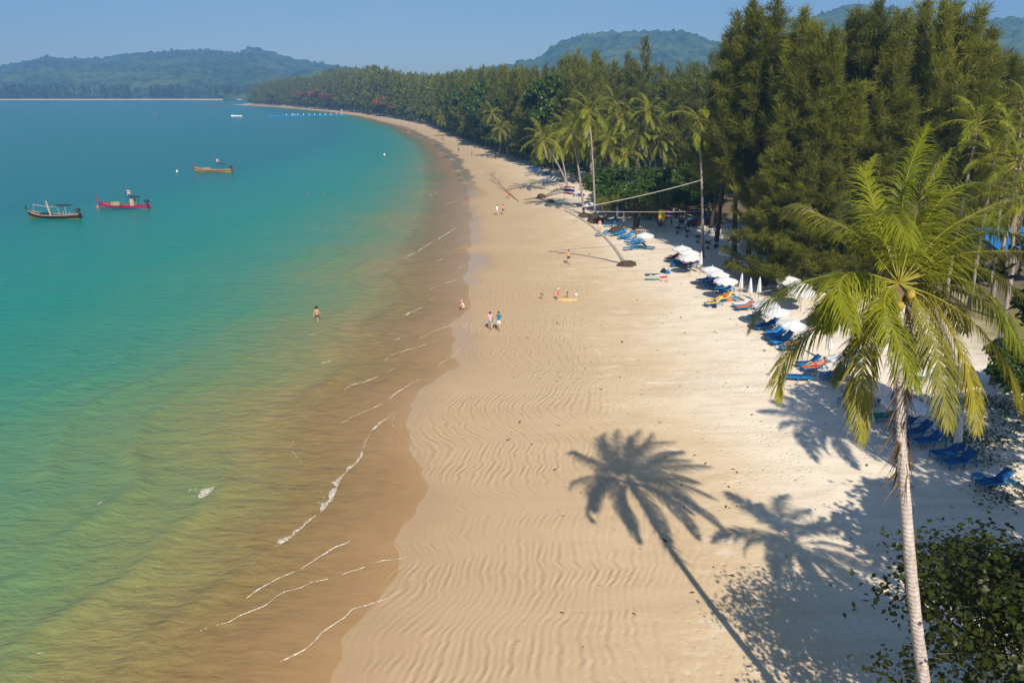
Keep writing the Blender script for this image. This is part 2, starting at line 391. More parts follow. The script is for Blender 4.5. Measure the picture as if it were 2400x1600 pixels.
# ------------------------------------------------------------------ sea
yw = np.unique(np.concatenate([np.arange(-60, 14, 4.0), geom(14, 140, 0.45, 1.3), geom(142, 1215, 2.5, 20), np.arange(1222, 1300, 12.0), [1340, 1420, 1600, 1800, 2100, 2500]]))
dw = np.concatenate([[-4000, -3000, -2200, -1600, -1200, -900, -700, -550, -450, -380, -320, -270, -230, -195, -165, -140, -120], np.arange(-105, -46, 4.0), np.arange(-46, 2.6, 0.42), [5, 8]])
def wave_coord(D, Y): return D + 0.10*(Y-30) + 1.2*np.sin(Y*.11+D*.05) + 0.7*np.sin(Y*.29+1)
def water_z(D, Y, X):
    amp = np.clip((D+46)/20, 0, 1)*np.clip((1.5-D)/5, 0.15, 1)*np.clip((170-Y)/60, 0, 1)
    ph = wave_coord(D, Y)*2*np.pi/4.6
    mod = 0.5+0.5*np.sin(Y*.17+D*.3)*np.sin(Y*.063-1)
    ridge = np.exp(-((np.mod(ph, 2*np.pi)-np.pi)/0.75)**2)
    return 0.28*amp*mod*ridge - 0.015 + 0.0*D
v, f, D_, Y_ = sheet(yw, dw, water_z)
sea = link('sea', np_mesh('sea', v, f, MAT['water'], True, {'shore': D_}))
tag(sea, 'turquoise sea fading through green to sandy brown shallows', 'sea', kind='structure')

# ------------------------------------------------------------------ hills and far shore
def fbm2(X, Y, sc, seed, octv=5):
    r = np.random.default_rng(seed); out = np.zeros_like(X); a = 1.0; tot = 0
    for o in range(octv):
        th = r.uniform(0, 6.28, 4); ph = r.uniform(0, 6.28, 4)
        for k in range(4): out += a*np.sin((X*np.cos(th[k])+Y*np.sin(th[k]))*2*np.pi/sc*(1+.13*k) + ph[k] + 1.3*np.sin((X*np.sin(th[k])-Y*np.cos(th[k]))*2*np.pi/(sc*2.1)+ph[k]*2))/4
        tot += a; a *= 0.5; sc *= 0.47
    return out/tot
def hill(name, label, ridge, Yr, Yf, Yb, cell, seed, bump=7.0, base=0.0):
    """ridge: photo skyline points; the ridge stands at distance Yr, the foot at Yf"""
    pts = [at(px*1.0204, py*1.0204, Yr) for px, py in ridge]
    X0, X1 = pts[0].x, pts[-1].x
    xv = np.arange(X0, X1, cell); yv = np.concatenate([np.arange(Yf, Yr+cell, cell*1.3), np.arange(Yr+cell*2, Yb, cell*4)])
    X, Y = np.meshgrid(xv, yv, indexing='xy')
    top = np.interp(X*Yr/Y*1.0, [p.x for p in pts], [p.z for p in pts])
    t = np.clip((Y-Yf)/(Yr-Yf), 0, 1); prof = t**0.85*(1+0.25*np.sin(t*np.pi)*fbm2(X, Y, (Yr-Yf)*.6, seed))
    b = np.clip((Yb-Y)/(Yb-Yr), 0, 1)**.7
    Z = base + (top-base)*np.minimum(prof, 1.0+0*t)*b
    Z = Z - np.clip(t*4, 0, 1)*np.abs(fbm2(X, Y, 240, seed+2, 3))*34*np.sin(np.clip(t,0,1)*np.pi)
    r = np.random.default_rng(seed+5)
    Z = Z + (np.abs(fbm2(X, Y, cell*7, seed+1, 3))*bump*1.6 + r.random(X.shape)*bump*.7)*np.clip(t*3, 0, 1) - bump*.5
    v = np.stack([X, Y, Z], -1).reshape(-1, 3); n, m = X.shape
    i = np.arange(n-1)[:,None]*m + np.arange(m-1)[None,:]
    f = np.stack([i, i+1, i+m+1, i+m], -1).reshape(-1, 4)
    o = link(name, np_mesh(name, v, f, MAT['hill_forest'], True)); return tag(o, label, 'hills', kind='structure')
hill('hills', 'long wooded ridge of hills across the bay', [(-500,185),(-200,170),(-60,160),(0,155),(60,143),(110,133),(160,138),(220,137),(280,128),(360,122),(430,117),(500,118),(550,126),(566,114),(590,112),(620,122),(680,138),(760,152),(850,168),(980,185),(1200,200)], 3300, 1890, 3700, 9.0, 11, 15.0)
hill('hills', 'small dark wooded hill beyond the point', [(560,205),(600,192),(640,178),(690,166),(730,163),(770,170),(820,185),(900,205)], 1900, 1720, 2100, 7.0, 21, 8.0)
hill('hills', 'rounded wooded hill rising behind the forest', [(1000,190),(1060,166),(1120,158),(1180,150),(1240,135),(1262,115),(1290,97),(1330,84),(1380,77),(1440,73),(1530,72),(1590,78),(1640,95),(1720,130),(1800,170)], 2500, 1500, 2900, 10.0, 31, 13.0)
hill('hills', 'tall dark wooded ridge behind the tall casuarinas', [(1600,140),(1700,75),(1780,42),(1850,46),(1900,28),(1960,11),(2010,14),(2080,24),(2150,40),(2190,52),(2250,50),(2300,43),(2380,45),(2500,60),(2700,100)], 2100, 1150, 2500, 9.0, 41, 12.0)
# far shore: low land with a sand strip
FX = np.linspace(-2600, 700, 260); FY = np.array([1742, 1750, 1758, 1768, 1785, 1830, 1900, 2300])
X, Y = np.meshgrid(FX, FY, indexing='xy')
Yo = Y + (14*np.sin(X*.006)+8*np.sin(X*.017+2))*np.clip((1900-Y)/100, 0, 1)
Z = np.interp(Y, FY, [-1.5, -.4, .9, 2.2, 3.0, 3.5, 4, 5])
v = np.stack([X, Yo, Z], -1).reshape(-1, 3); n, m = X.shape; i = np.arange(n-1)[:,None]*m + np.arange(m-1)[None,:]
g = NG('far_ground'); zz = g.xyz(g.pos())[2]
g.done(g.bsdf(g.mix(g.maprange(g.math('ADD', zz, g.math('MULTIPLY', g.noise(g.pos(), .05, 3), 1.0)), 2.4, 3.4), (.62,.46,.30), (.05,.07,.03)), .9, .1))
o = link('far_shore', np_mesh('far_shore', v, np.stack([i, i+1, i+m+1, i+m], -1).reshape(-1, 4), MAT['far_ground'], True))
tag(o, 'low far shore with a thin strip of sand across the bay', 'shore', kind='structure')

# ------------------------------------------------------------------ foliage generators (numpy)
def unit(a): return a/np.maximum(np.linalg.norm(a, axis=-1, keepdims=True), 1e-9)
def blades(c, d, L, W, r):
    """thin triangles rooted at c pointing along d"""
    n = len(c); d = unit(d); side = unit(np.cross(d, r.normal(size=(n, 3))))
    L = np.broadcast_to(np.asarray(L, float).reshape(-1, 1), (n, 1)); W = np.broadcast_to(np.asarray(W, float).reshape(-1, 1), (n, 1))
    v = np.stack([c-side*W/2, c+side*W/2, c+d*L], 1).reshape(-1, 3)
    return v, np.arange(3*n).reshape(-1, 3)
def leaves(c, nrm, size, r, shape='oval', elong=1.3):
    """leaf-sized faces, four triangles each, slightly folded"""
    n = len(c); nrm = unit(nrm); a = unit(np.cross(nrm, r.normal(size=(n, 3)))); b = np.cross(nrm, a)
    s = np.broadcast_to(np.asarray(size, float).reshape(-1, 1), (n, 1))
    P = [c-a*s*elong/2, c-a*s*.12+b*s*.5+nrm*s*.12, c+a*s*elong/2-nrm*s*.12, c-a*s*.12-b*s*.5+nrm*s*.12, c+0*a]
    v = np.stack(P, 1).reshape(-1, 3); k = np.arange(n)[:,None]*5
    f = np.stack([k+np.array([[0,4,1]]), k+np.array([[1,4,2]]), k+np.array([[2,4,3]]), k+np.array([[3,4,0]])], 1).reshape(-1, 3)
    return v, f
def joinvf(parts):
    V = []; F = []; b = 0
    for v, f in parts: V.append(v); F.append(f+b); b += len(v)
    return np.concatenate(V), np.concatenate(F)
def casuarina(seed, H, RR, nb, tuft, nbl, L, W, low=0.08, lean=0.18):
    r = np.random.default_rng(seed); mb = MB(); parts = []
    bend = r.normal(size=2)*0.4
    def tr(t): return Vector((bend[0]*math.sin(t*3), bend[1]*math.sin(t*2.3), H*0.97*t))
    mb.tube([tr(k/10) for k in range(11)], [0.012*H*(1-k/10*.93) for k in range(11)], 7)
    for i in range(nb):
        t = low + (1-low)*(i+r.random())/nb
        prof = (0.62+0.38*math.sin(min(1, t/.42)*math.pi/2))*(1-t)**0.80 + .06
        Lb = RR*prof*r.uniform(.45, 1.4); az = i*2.39996+r.normal()*.5; el = R(8+58*t+r.normal()*9)
        dv = np.array([math.cos(az)*math.cos(el), math.sin(az)*math.cos(el), math.sin(el)])
        p0 = np.array(tr(t)); ss = np.linspace(0, 1, 5)
        pts = p0 + dv*Lb*ss[:,None] + np.array([0,0,1.0])*(Lb*.18*ss[:,None]**2) + np.array([lean, .05, 0])*Lb*ss[:,None]**2*.5
        mb.tube([Vector(q) for q in pts], [0.05*(1-.8*s_)*(.4+.06*Lb) for s_ in ss], 3, cap=False)
        nt_ = max(2, int(tuft*Lb/RR*r.uniform(.7, 1.3)))
        s_ = np.sqrt(r.uniform(.06, 1.05, nt_))
        base = p0 + dv*Lb*s_[:,None] + np.array([0,0,1.0])*(Lb*.18*s_[:,None]**2) + np.array([lean, .05, 0])*Lb*s_[:,None]**2*.5 + r.normal(size=(nt_, 3))*.20
        for c in base:
            dr = unit((dv*.7 + np.array([lean, 0, .55]) + r.normal(size=3)*.5)[None])[0]
            k = nbl; q = c + r.normal(size=(k, 3))*.16 + dr*r.uniform(0, .8, (k, 1))*L
            dd = dr + r.normal(size=(k, 3))*.42; dd[:,2] -= r.random(k)*.35
            parts.append(blades(q, dd, L*r.uniform(.5, 1.2, k), W*r.uniform(.7, 1.3, k), r))
    return mb, joinvf(parts)
def tree_protos(tagname, specs, leafmat, barkmat='bark_dark', smooth=False):
    out = []
    for s in specs:
        mb, (v, f) = s
        out.append((mb.mesh('trunk', MAT[barkmat], True), np_mesh('crown', v, f, MAT[leafmat])))
    return out
NEAR = tree_protos('n', [casuarina(100+i, 28, 6.0+.5*(i%2), 96, 40, 18, .95, .075, .04, .24) for i in range(4)], 'leaf_casuarina')
NEARH = tree_protos('n', [casuarina(150+i, 28, 5.6, 80, 40, 18, .95, .075, .25, .24) for i in range(2)], 'leaf_casuarina')
MID = tree_protos('m', [casuarina(200+i, 28, 5.2+.4*(i%3), 52, 20, 11, 1.2, .15, .08, .2) for i in range(5)], 'leaf_casuarina')
FARP = [casuarina(300+i, 28, 5.6, 26, 8, 7, 1.9, .50, .05, .1)[1] for i in range(4)]
def put_tree(name, proto, loc, sc, rz, label, cat, group=None, sxy=1.0):
    e = empty(name, loc, rz); e.scale = (sc*sxy, sc*sxy, sc)
    link('trunk', proto[0], e); link('crown', proto[1], e)
    return tag(e, label, cat, group)
def broadleaf(seed, H, RR, n, leaf, nl=9, trunkr=.14, low=.25, stems=1, flat=0.65):
    r = np.random.default_rng(seed); mb = MB(); parts = []
    ctr = []
    for k in range(nl):
        a = k*2.4+r.normal()*.3; rad = RR*math.sqrt((k+.4)/nl)*r.uniform(.6, .95)
        ctr.append(np.array([math.cos(a)*rad, math.sin(a)*rad, H*(low+ (1-low)*r.uniform(.45, .9)*(1-.35*(rad/RR)**2))]))
    for s in range(stems):
        ox, oy = (r.normal(size=2)*.3*(stems > 1))
        fork = Vector((ox+r.normal()*.3, oy+r.normal()*.3, H*low*.9))
        mb.tube([(ox*.5, oy*.5, -.2), (ox*.7+.1, oy*.7, H*low*.45), fork], [trunkr*1.3, trunkr, trunkr*.8], 8)
        for c in ctr[s::stems]:
            c = Vector(c); m_ = fork.lerp(c, .5)+Vector(r.normal(size=3))*.25*H*.1
            mb.tube([fork, m_, c], [trunkr*.6, trunkr*.35, trunkr*.12], 5, cap=False)
            for q in range(4):
                tip = c+Vector(r.normal(size=3))*RR*.3
                mb.tube([m_.lerp(c, r.uniform(.3, 1)), tip], [trunkr*.16, trunkr*.05], 3, cap=False)
    per = n//nl
    for c in ctr:
        R0 = RR*r.uniform(.34, .5)
        nt_ = 26; dirs = unit(r.normal(size=(nt_, 3))); dirs[:,2] = np.abs(dirs[:,2])*.9-.25*(r.random(nt_))
        tc = c + dirs*np.array([1, 1, flat])*R0*r.uniform(.55, 1.1, (nt_, 1))
        kk = max(2, per//nt_)
        for q, dd in zip(tc, dirs):
            p = q + r.normal(size=(kk, 3))*R0*.13
            parts.append(leaves(p, dd*.5+np.array([0,-.1,.8])+r.normal(size=(kk, 3))*.5, leaf*r.uniform(.6, 1.25, kk), r))
    return mb, joinvf(parts)
BUSH = tree_protos('b', [broadleaf(400+i, 5, 3.2, 2600, .34, 9, .12, .12, 2) for i in range(3)], 'leaf_broad', 'bark_grey')
BROAD = tree_protos('b', [broadleaf(420+i, 11, 5.2, 4200, .5, 12, .25, .3) for i in range(3)], 'leaf_broad', 'bark_grey')
RUST = tree_protos('b', [broadleaf(440+i, 12, 6.5, 3600, .6, 12, .25, .35, 1, .35) for i in range(2)], 'leaf_rust', 'bark_grey')
# ------------------------------------------------------------------ palms
def resample(pts, n):
    pts = np.array([tuple(p) for p in pts], float); k = len(pts)
    P = np.vstack([2*pts[0]-pts[1], pts, 2*pts[-1]-pts[-2]]); out = []
    for i in range(k-1):
        p0, p1, p2, p3 = P[i:i+4]
        for t in np.linspace(0, 1, 12, endpoint=(i == k-2)):
            out.append(.5*((2*p1)+(-p0+p2)*t+(2*p0-5*p1+4*p2-p3)*t*t+(-p0+3*p1-3*p2+p3)*t**3))
    out = np.array(out); s = np.r_[0, np.cumsum(np.linalg.norm(np.diff(out, axis=0), axis=1))]; q = np.linspace(0, s[-1], n)
    return np.stack([np.interp(q, s, out[:,k_]) for k_ in range(3)], 1), s[-1]
def frond(pts, n, seed, LL=.85, segs=2, wid=.05, hang=.55, rr=.03, dry=0.0, start=.16, upv=(0,0,1)):
    """returns rachis MB and leaflet arrays for one feather frond along the polyline pts"""
    r = np.random.default_rng(seed); C, Ltot = resample(pts, 40)
    mb = MB(); idx = list(range(0, 40, 3))+[39]
    mb.tube([C[i] for i in idx], [rr*(1-.88*i/39) for i in idx], 4)
    V = []; F = []
    for side in (-1, 1):
        s = start+(1-start)*(np.arange(n)+r.random(n)*.5)/n; fi = s*39; i0 = np.clip(fi.astype(int), 0, 38); fr = (fi-i0)[:,None]
        p = C[i0]*(1-fr)+C[i0+1]*fr; T = unit(C[i0+1]-C[i0])
        up = np.broadcast_to(np.array(upv, float), T.shape); S = unit(np.cross(T, up+T*1e-3)); N = np.cross(S, T)
        prof = np.clip(np.sin(np.clip((s-start+.10)/(1.10-start), 0, 1)*math.pi)**.6, .25, 1)*LL*r.uniform(.85, 1.1, n)
        ang = (.55+.55*s)[:,None]+r.normal(size=(n, 1))*.06
        d1 = unit(S*side*np.cos(ang)+T*np.sin(ang)+N*.22+r.normal(size=(n, 3))*.09)
        g_ = np.array([0, 0, -1.0])
        pr = prof[:,None]; w_ = wid*(.7+.3*prof/LL)[:,None]
        wd = unit(np.cross(d1, N)); h1 = hang*r.uniform(.6, 1.3, (n, 1))
        rows = [p]; dd = d1; q = p
        for k in range(segs):
            dd = unit(dd+g_*h1*(0.35 if k == 0 else 1.0)); q = q+dd*pr/segs; rows.append(q)
        if segs == 1:
            v = np.stack([p-wd*w_/2, p+wd*w_/2, rows[1]], 1).reshape(-1, 3); f = np.arange(3*n).reshape(-1, 3)
        else:
            m1 = rows[1]
            st = [p-wd*w_*.3, p+wd*w_*.3]
            for k in range(1, segs): st += [rows[k]-wd*w_*.5*(1-.25*(k-1)), rows[k]+wd*w_*.5*(1-.25*(k-1))]
            st.append(rows[-1]); K = len(st)
            v = np.stack(st, 1).reshape(-1, 3); b = (np.arange(n)*K)[:,None]; fl = []
            for k in range(segs-1): fl += [[2*k, 2*k+1, 2*k+3], [2*k, 2*k+3, 2*k+2]]
            fl.append([2*segs-2, 2*segs-1, 2*segs])
            f = (b[:,None,:]+np.array(fl)[None]).reshape(-1, 3)
        V.append(v); F.append(f)
    return mb, joinvf(list(zip(V, F)))
def arc(el0, droop, L, n=7):
    p = [Vector((0, 0, 0))]
    for k in range(n): 
        a = el0-droop*((k+.5)/n)**1.3; p.append(p[-1]+Vector((math.cos(a), 0, math.sin(a)))*L/n)
    return p
def frond_mesh(name, pts, n, seed, leafmat='leaf_palm', **k):
    mb, (v, f) = frond(pts, n, seed, **k)
    nv = len(mb.v); me = MB(); me.v = mb.v+[tuple(q) for q in v]; me.f = mb.f+[tuple(int(i)+nv for i in q) for q in f]; me.m = [1]*len(mb.f)+[0]*len(f)
    return me.mesh(name, [MAT[leafmat], MAT['palm_rachis']])
simple('palm_rachis', (.27,.24,.03), .55, .15, 4)
FR = []   # shared frond shapes for the palms along the beach
for i, (el, dr, L) in enumerate([(78, 60, 3.6), (62, 80, 4.0), (45, 90, 4.3), (28, 85, 4.4), (10, 80, 4.3), (-12, 68, 4.1), (-38, 45, 3.6)]):
    FR.append([frond_mesh('frond', arc(R(el), R(dr+j*14-7), L), 26, 500+i*3+j, LL=.95, segs=2, wid=.085, hang=.75, rr=.045) for j in range(2)])
FRD = [[frond_mesh('frond', arc(R(el), R(dr), L), 64, 590+i, LL=1.0, segs=2, wid=.07, hang=.75, rr=.045)]*2 for i, (el, dr, L) in enumerate([(78, 60, 3.6), (62, 80, 4.0), (45, 90, 4.3), (28, 85, 4.4), (10, 80, 4.3), (-12, 68, 4.1), (-38, 45, 3.6)])]
FRDRY = [frond_mesh('frond', arc(R(-55), R(30), 2.8), 18, 560+j, 'leaf_palm_dry', LL=.7, segs=2, wid=.07, hang=1.2, rr=.04) for j in range(2)]
mbc = MB(); mbc.lathe([(0.001,-.13),(.09,-.1),(.125,0),(.10,.09),(.001,.14)], 8); COCO = mbc.mesh('coconut', MAT['coconut'], True)
def trunk_curve(b, c, bow=0.0, n=9):
    b, c = Vector(b), Vector(c); out = []
    hd = Vector((c.x-b.x, c.y-b.y, 0))
    for k in range(n+1):
        t = k/n; p = b.lerp(c, t); p -= hd*bow*math.sin(math.pi*t)*.35*(1 if hd.length > .01 else 0); out.append(p)
    return out
def palm(base, crown, label, seed, group=None, fr=20, sc=1.0, r0=.20, bow=.3, coco=0, wind=.25, dry=2, fset=None):
    r = random.Random(seed); base = Vector(base); crown = Vector(crown)
    e = empty('palm_tree', base); tag(e, label, 'palm tree', group)
    pts = [p-base for p in trunk_curve(base-Vector((0,0,.25)), crown, bow)]
    rad = [r0*(1.35 if k == 0 else 1.0)*(1-.45*k/9) for k in range(10)]
    MB().tube(pts, rad, 8).build('trunk', MAT['palm_bark'], e, True)
    top = crown-base
    for k in range(fr):
        t = k/(fr-1); lv = min(6, int(t*7+r.random()*.8)); az = k*2.39996+r.uniform(-.25, .25)
        o = link('frond', (fset or FR)[lv][r.randrange(2)], e); o.location = top+Vector((0, 0, .25*(1-t)))
        s_ = sc*r.uniform(.88, 1.1); o.scale = (s_, s_, s_)
        o.rotation_euler = (r.uniform(-.25, .25), r.uniform(-.12, .12), az)
    for k in range(dry):
        o = link('frond', FRDRY[k%2], e); o.location = top-Vector((0,0,.15)); o.rotation_euler = (0, 0, r.uniform(0, 6.28)); o.scale = (sc,)*3
        tag(o, 'withered brown frond hanging down')
    for k in range(coco):
        a = r.uniform(0, 6.28); o = link('coconut', COCO, e); o.location = top+Vector((math.cos(a)*.3, math.sin(a)*.3, -.25-r.random()*.3)); o.scale = (sc*1.1,)*3
    return e
def palm_px(bx, by, cx, cy, label, seed, dY=0.0, **k):
    b = gp(bx, by); c = at(cx, cy, b.y+dY); return palm(b, c, label, seed, **k)

# ------------------------------------------------------------------ the big palm in front
CR_D = 19.8
def und(px, py, depth): r = ray(px, py); return Vector((0, 0, CAM_H))+r*depth
Z7 = lambda x, y: (1750+x*.4909, 280+y*.4909)
CRC = und(2108, 660, CR_D)
TB = Vector((11.0, 14.3, 0)); TB.z = ground(TB.x, TB.y)
tr_px = [(2110, 715, 19.8), (2112, 800, 19.75), (2113, 900, 19.7), (2111, 1000, 19.65), (2120, 1150, 19.6), (2136, 1350, 19.6), (2150, 1480, 19.62), (2166, 1600, 19.65)]
tw = [und(*q) for q in tr_px]
bigpalm = empty('palm_tree', TB); tag(bigpalm, 'large coconut palm with a pale slender trunk standing alone on the open sand', 'palm tree')
tp = tw + [tw[-1].lerp(TB, .5)+Vector((.05, -.15, 0)), TB-Vector((0,0,.3))]
cv, _ = resample([p-TB for p in tp], 60)
g = NG('palm_bark_pale'); p_ = g.obj(); z_ = g.xyz(p_)[2]
r__ = g.math('SINE', g.math('ADD', g.math('MULTIPLY', z_, 58), g.math('MULTIPLY', g.noise(p_, 4, 3), 9))); n__ = g.noise(g.scale(p_, (7, 7, 1.6)), 1.0, 5, .7)
c__ = g.mix(g.maprange(n__, .3, .7), (.30,.25,.22), (.58,.52,.47)); c__ = g.mix(g.math('MULTIPLY', g.maprange(r__, .7, 1.0), g.maprange(n__, .35, .6, .1, .6)), c__, (.17,.13,.11))
g.done(g.bsdf(c__, .85, .1, g.bump(g.math('ADD', r__, g.math('MULTIPLY', n__, 2)), .4, .02)))
# ring scars: small steps along the trunk
rr_ = []
for k in range(60):
    t = k/59; rr_.append((.125+.045*t+.10*max(0, t-.93)/.07)*(1+.025*math.sin(k*2.1)))
MB().tube(cv, rr_, 14).build('trunk', MAT['palm_bark_pale'], bigpalm, True)
# fibre and old leaf bases below the crown
r_ = np.random.default_rng(77)
fib = []
for k in range(240):
    t = r_.random()*.30; c = cv[int(t*59)]; a = r_.uniform(0, 6.28)
    fib.append((c+np.array([math.cos(a), math.sin(a), 0])*.14, np.array([math.cos(a)*.35, math.sin(a)*.35, -1.0])))
vv, ff = blades(np.array([q[0] for q in fib]), np.array([q[1] for q in fib])+r_.normal(size=(240, 3))*.15, r_.uniform(.3, 1.1, 240), .05, r_)
simple('fibre', (.16,.11,.07), .9, .3, 5, .05)
tag(link('leaf_fibre', np_mesh('leaf_fibre', vv, ff, MAT['fibre']), bigpalm), 'brown fibre and dry leaf bases hanging below the crown')
BF = [  # photo-measured rachis points (region coordinates), depth of the tip relative to the crown, flags
 ([(735,700),(735,520),(765,280),(850,50)], .9, 0), ([(745,690),(800,480),(865,300),(955,160)], 1.8, 0),
 ([(760,680),(850,480),(960,350),(1070,318),(1215,352)], 1.6, 0), ([(770,690),(900,560),(1090,440),(1230,392),(1345,420)], .6, 1),
 ([(770,700),(960,655),(1130,632),(1324,640),(1400,690)], 1.2, 1), ([(770,725),(870,735),(1010,765),(1130,855),(1195,965),(1265,1130)], -.8, 0),
 ([(770,760),(900,850),(1060,975),(1190,1170),(1262,1400)], -.2, 0), ([(755,770),(800,850),(860,1000),(905,1180),(942,1450)], -1.6, 0),
 ([(760,770),(880,880),(990,1080),(1045,1290),(1062,1470)], -.6, 0), ([(720,770),(685,810),(668,890),(715,1020),(810,1265)], -2.3, 0),
 ([(715,770),(650,870),(605,1020),(582,1200),(572,1350),(582,1510)], -.5, 0), ([(715,760),(600,840),(420,965),(305,1080),(250,1200),(245,1320)], .3, 0),
 ([(715,735),(560,728),(350,772),(200,862),(125,1000)], 1.0, 0), ([(710,730),(560,725),(490,780),(515,890),(552,1005)], -2.4, 0),
 ([(715,700),(560,560),(430,480),(320,420),(258,478)], 1.2, 1), ([(715,690),(650,500),(612,360),(592,270),(640,185)], 1.6, 0),
 ([(730,690),(700,540),(690,458),(730,500),(775,610)], -2.6, 0), ([(720,690),(620,520),(560,430),(500,400)], 2.6, 0),
 ([(750,690),(830,520),(900,420),(930,330)], 2.9, 0), ([(760,740),(880,800),(960,880),(1010,1010)], 2.6, 0),
 ([(715,750),(560,800),(450,860),(380,960)], 2.6, 0), ([(740,770),(760,900),(790,1040),(800,1160)], 2.4, 0),
 ([(770,700),(880,640),(980,600),(1080,590)], 2.8, 0), ([(770,700),(950,600),(1120,540),(1310,570)], .9, 0), ([(770,720),(930,700),(1110,725),(1280,850)], .5, 0), ([(775,740),(950,790),(1130,900),(1250,1100)], .9, 0),
 ([(760,760),(850,870),(925,1050),(990,1260)], .8, 0), ([(715,740),(600,770),(480,850),(420,990)], -1.0, 0), ([(720,770),(640,920),(540,1080),(470,1240)], .8, 0), ([(745,690),(790,520),(830,330),(905,190)], -.8, 1), ([(735,690),(740,600),(745,480),(700,380)], 2.9, 0)]
for i, (pl, wd_, dr_) in enumerate(BF):
    k = len(pl)-1; pts = []
    for j, q in enumerate(pl):
        t = j/k; px, py = Z7(735+(q[0]-735)*(1.19 if q[0] < 735 else 1.12), 715+(q[1]-715)*1.04); pts.append(und(px, py, CR_D+wd_*t**1.3)-TB)
    pts[0] = CRC-TB+Vector((0,0,-.05))
    mb, (v, f) = frond(pts, 104, 900+i, LL=1.02, segs=3, wid=.034, hang=.70, rr=.024, start=.12)
    fo = link('frond', np_mesh('frond', v, f, MAT['leaf_palm_old' if i in (6, 7, 8, 10, 11, 26) else 'leaf_palm']), bigpalm)
    mb.build('rachis', MAT['palm_rachis'], fo, True)
    if dr_:
        mb2, (v2, f2) = frond(pts, 40, 950+i, LL=.55, segs=3, wid=.03, hang=1.1, rr=.01, start=.45)
        link('withered_leaflets', np_mesh('withered_leaflets', v2, f2, MAT['leaf_palm_dry']), fo)
hm = MB(); hm.lathe([(.13,-.75),(.17,-.5),(.16,-.3),(.10,-.16),(.03,-.1)], 10)
hr = random.Random(3); hm.v = [(x*hr.uniform(.8, 1.2), y*hr.uniform(.8, 1.2), z) for x, y, z in hm.v]
o = hm.build('crown_heart', MAT['fibre'], bigpalm, True); o.location = CRC-TB; tag(o, 'brown fibrous heart of the crown')
for k in range(9):
    a = k*.9; o = link('coconut', COCO, bigpalm); o.location = CRC-TB+Vector((math.cos(a)*.33, math.sin(a)*.33, -.30-.13*(k%3)))

# trees just beside the frame whose shadows fall on the sand
def gz(x, y): return Vector((x, y, ground(x, y)))
palm(gz(17.2, 14.2), (16.2, 15.8, 13.4), 'coconut palm beside the frame edge whose fronds hang over the creeper sand', 41, sc=.93, coco=4, fset=FRD)
palm(gz(25.5, 22), (23.5, 25.3, 16.3), 'coconut palm shading the loungers nearest the creeper patch', 42, sc=1.1, fset=FRD)
T1 = tree_protos('x', [broadleaf(460, 13, 5.0, 15000, .30, 15, .28, .32)], 'leaf_hibiscus_shaded')[0]
put_tree('shade_tree', T1, gz(24.0, 20.0), 1.0, .4, 'leafy shade tree beside the sand, casting the broad dappled shadow', 'tree')
put_tree('shade_tree', T1, gz(27.6, 31.5), 1.15, 2.1, 'dark trunked shade tree at the end of the row of loungers', 'tree')
HB = tree_protos('x', [broadleaf(470, 7.8, 4.3, 38000, .125, 36, .09, .14, 4, .6)], 'leaf_hibiscus_shaded', 'bark_grey')[0]
put_tree('hibiscus_bush', HB, gz(15.6, 16.4), 1.16, .3, 'dark leafy sea hibiscus bush beside the big palm trunk', 'bush')

# ------------------------------------------------------------------ forest
LC = 'tall feathery casuarina standing in the front of the dense grove above the parasols'
grp = [(1668,34,100),(1712,0,93),(1743,-5,89),(1804,27,85),(1838,61,81),(1882,65,79),(1923,20,91),(1974,7,87),(2022,27,83),(2056,-5,85),(2093,-3,81),(2130,14,87),(2175,17,83),(2202,65,84),(2239,112,100),(2262,136,95),
       (1790,300,79),(1880,240,76),(1960,190,78),(2060,210,75),(2150,200,77),(1650,150,110),(1800,80,105),(2000,50,110),(2120,60,112),(2200,110,108)]
rr = random.Random(5)
GRP_X = []
for i, (px, py, Y) in enumerate(grp):
    b = at(px, 700, Y); b.z = ground(b.x, Y); top = at(px, py, Y).z-b.z
    put_tree('casuarina_tree', NEARH[i%2] if px < 1780 else NEAR[i%4], b, top/28, rr.uniform(0, 6.28), LC, 'casuarina', 'casuarinas in the grove above the parasols', sxy=min(1.25, max(.8, 28/top*rr.uniform(.85, 1.0))))
    GRP_X.append(b)
SKY = np.array([(520,243),(541,240),(560,215),(602,196),(640,190),(687,182),(740,178),(779,158),(826,157),(884,155),(918,165),(956,172),(1017,177),(1055,169),(1101,163),(1184,153),(1257,157),(1297,138),(1349,117),(1389,117),(1430,140),(1459,123),(1496,95),(1540,150),(1597,153),(1640,120),(1668,60),(2200,60),(2262,136),(2317,119),(2400,90),(2600,80)], float)
def px_of(x, y):   # photo column of a point near eye height
    return 1200+FPX*x/(y*math.cos(PITCH))
named = [(1349,117,190),(1324,129,200),(1389,117,185),(1496,86,206),(1459,123,212),(1297,138,210),(1257,157,225),(1226,160,240),(1184,153,262),(1144,161,300),(1101,163,350),(1055,169,420),(1539,150,205),(1580,150,170),(1610,145,160),(1430,140,215),(2317,119,120),(2375,82,125),(2410,95,118)]
spots = []
for px, py, Y in named:
    b = at(px, 400, Y); b.z = ground(b.x, Y); spots.append((b.x, Y, at(px, py, Y).z-b.z, 0))
y = 118.0
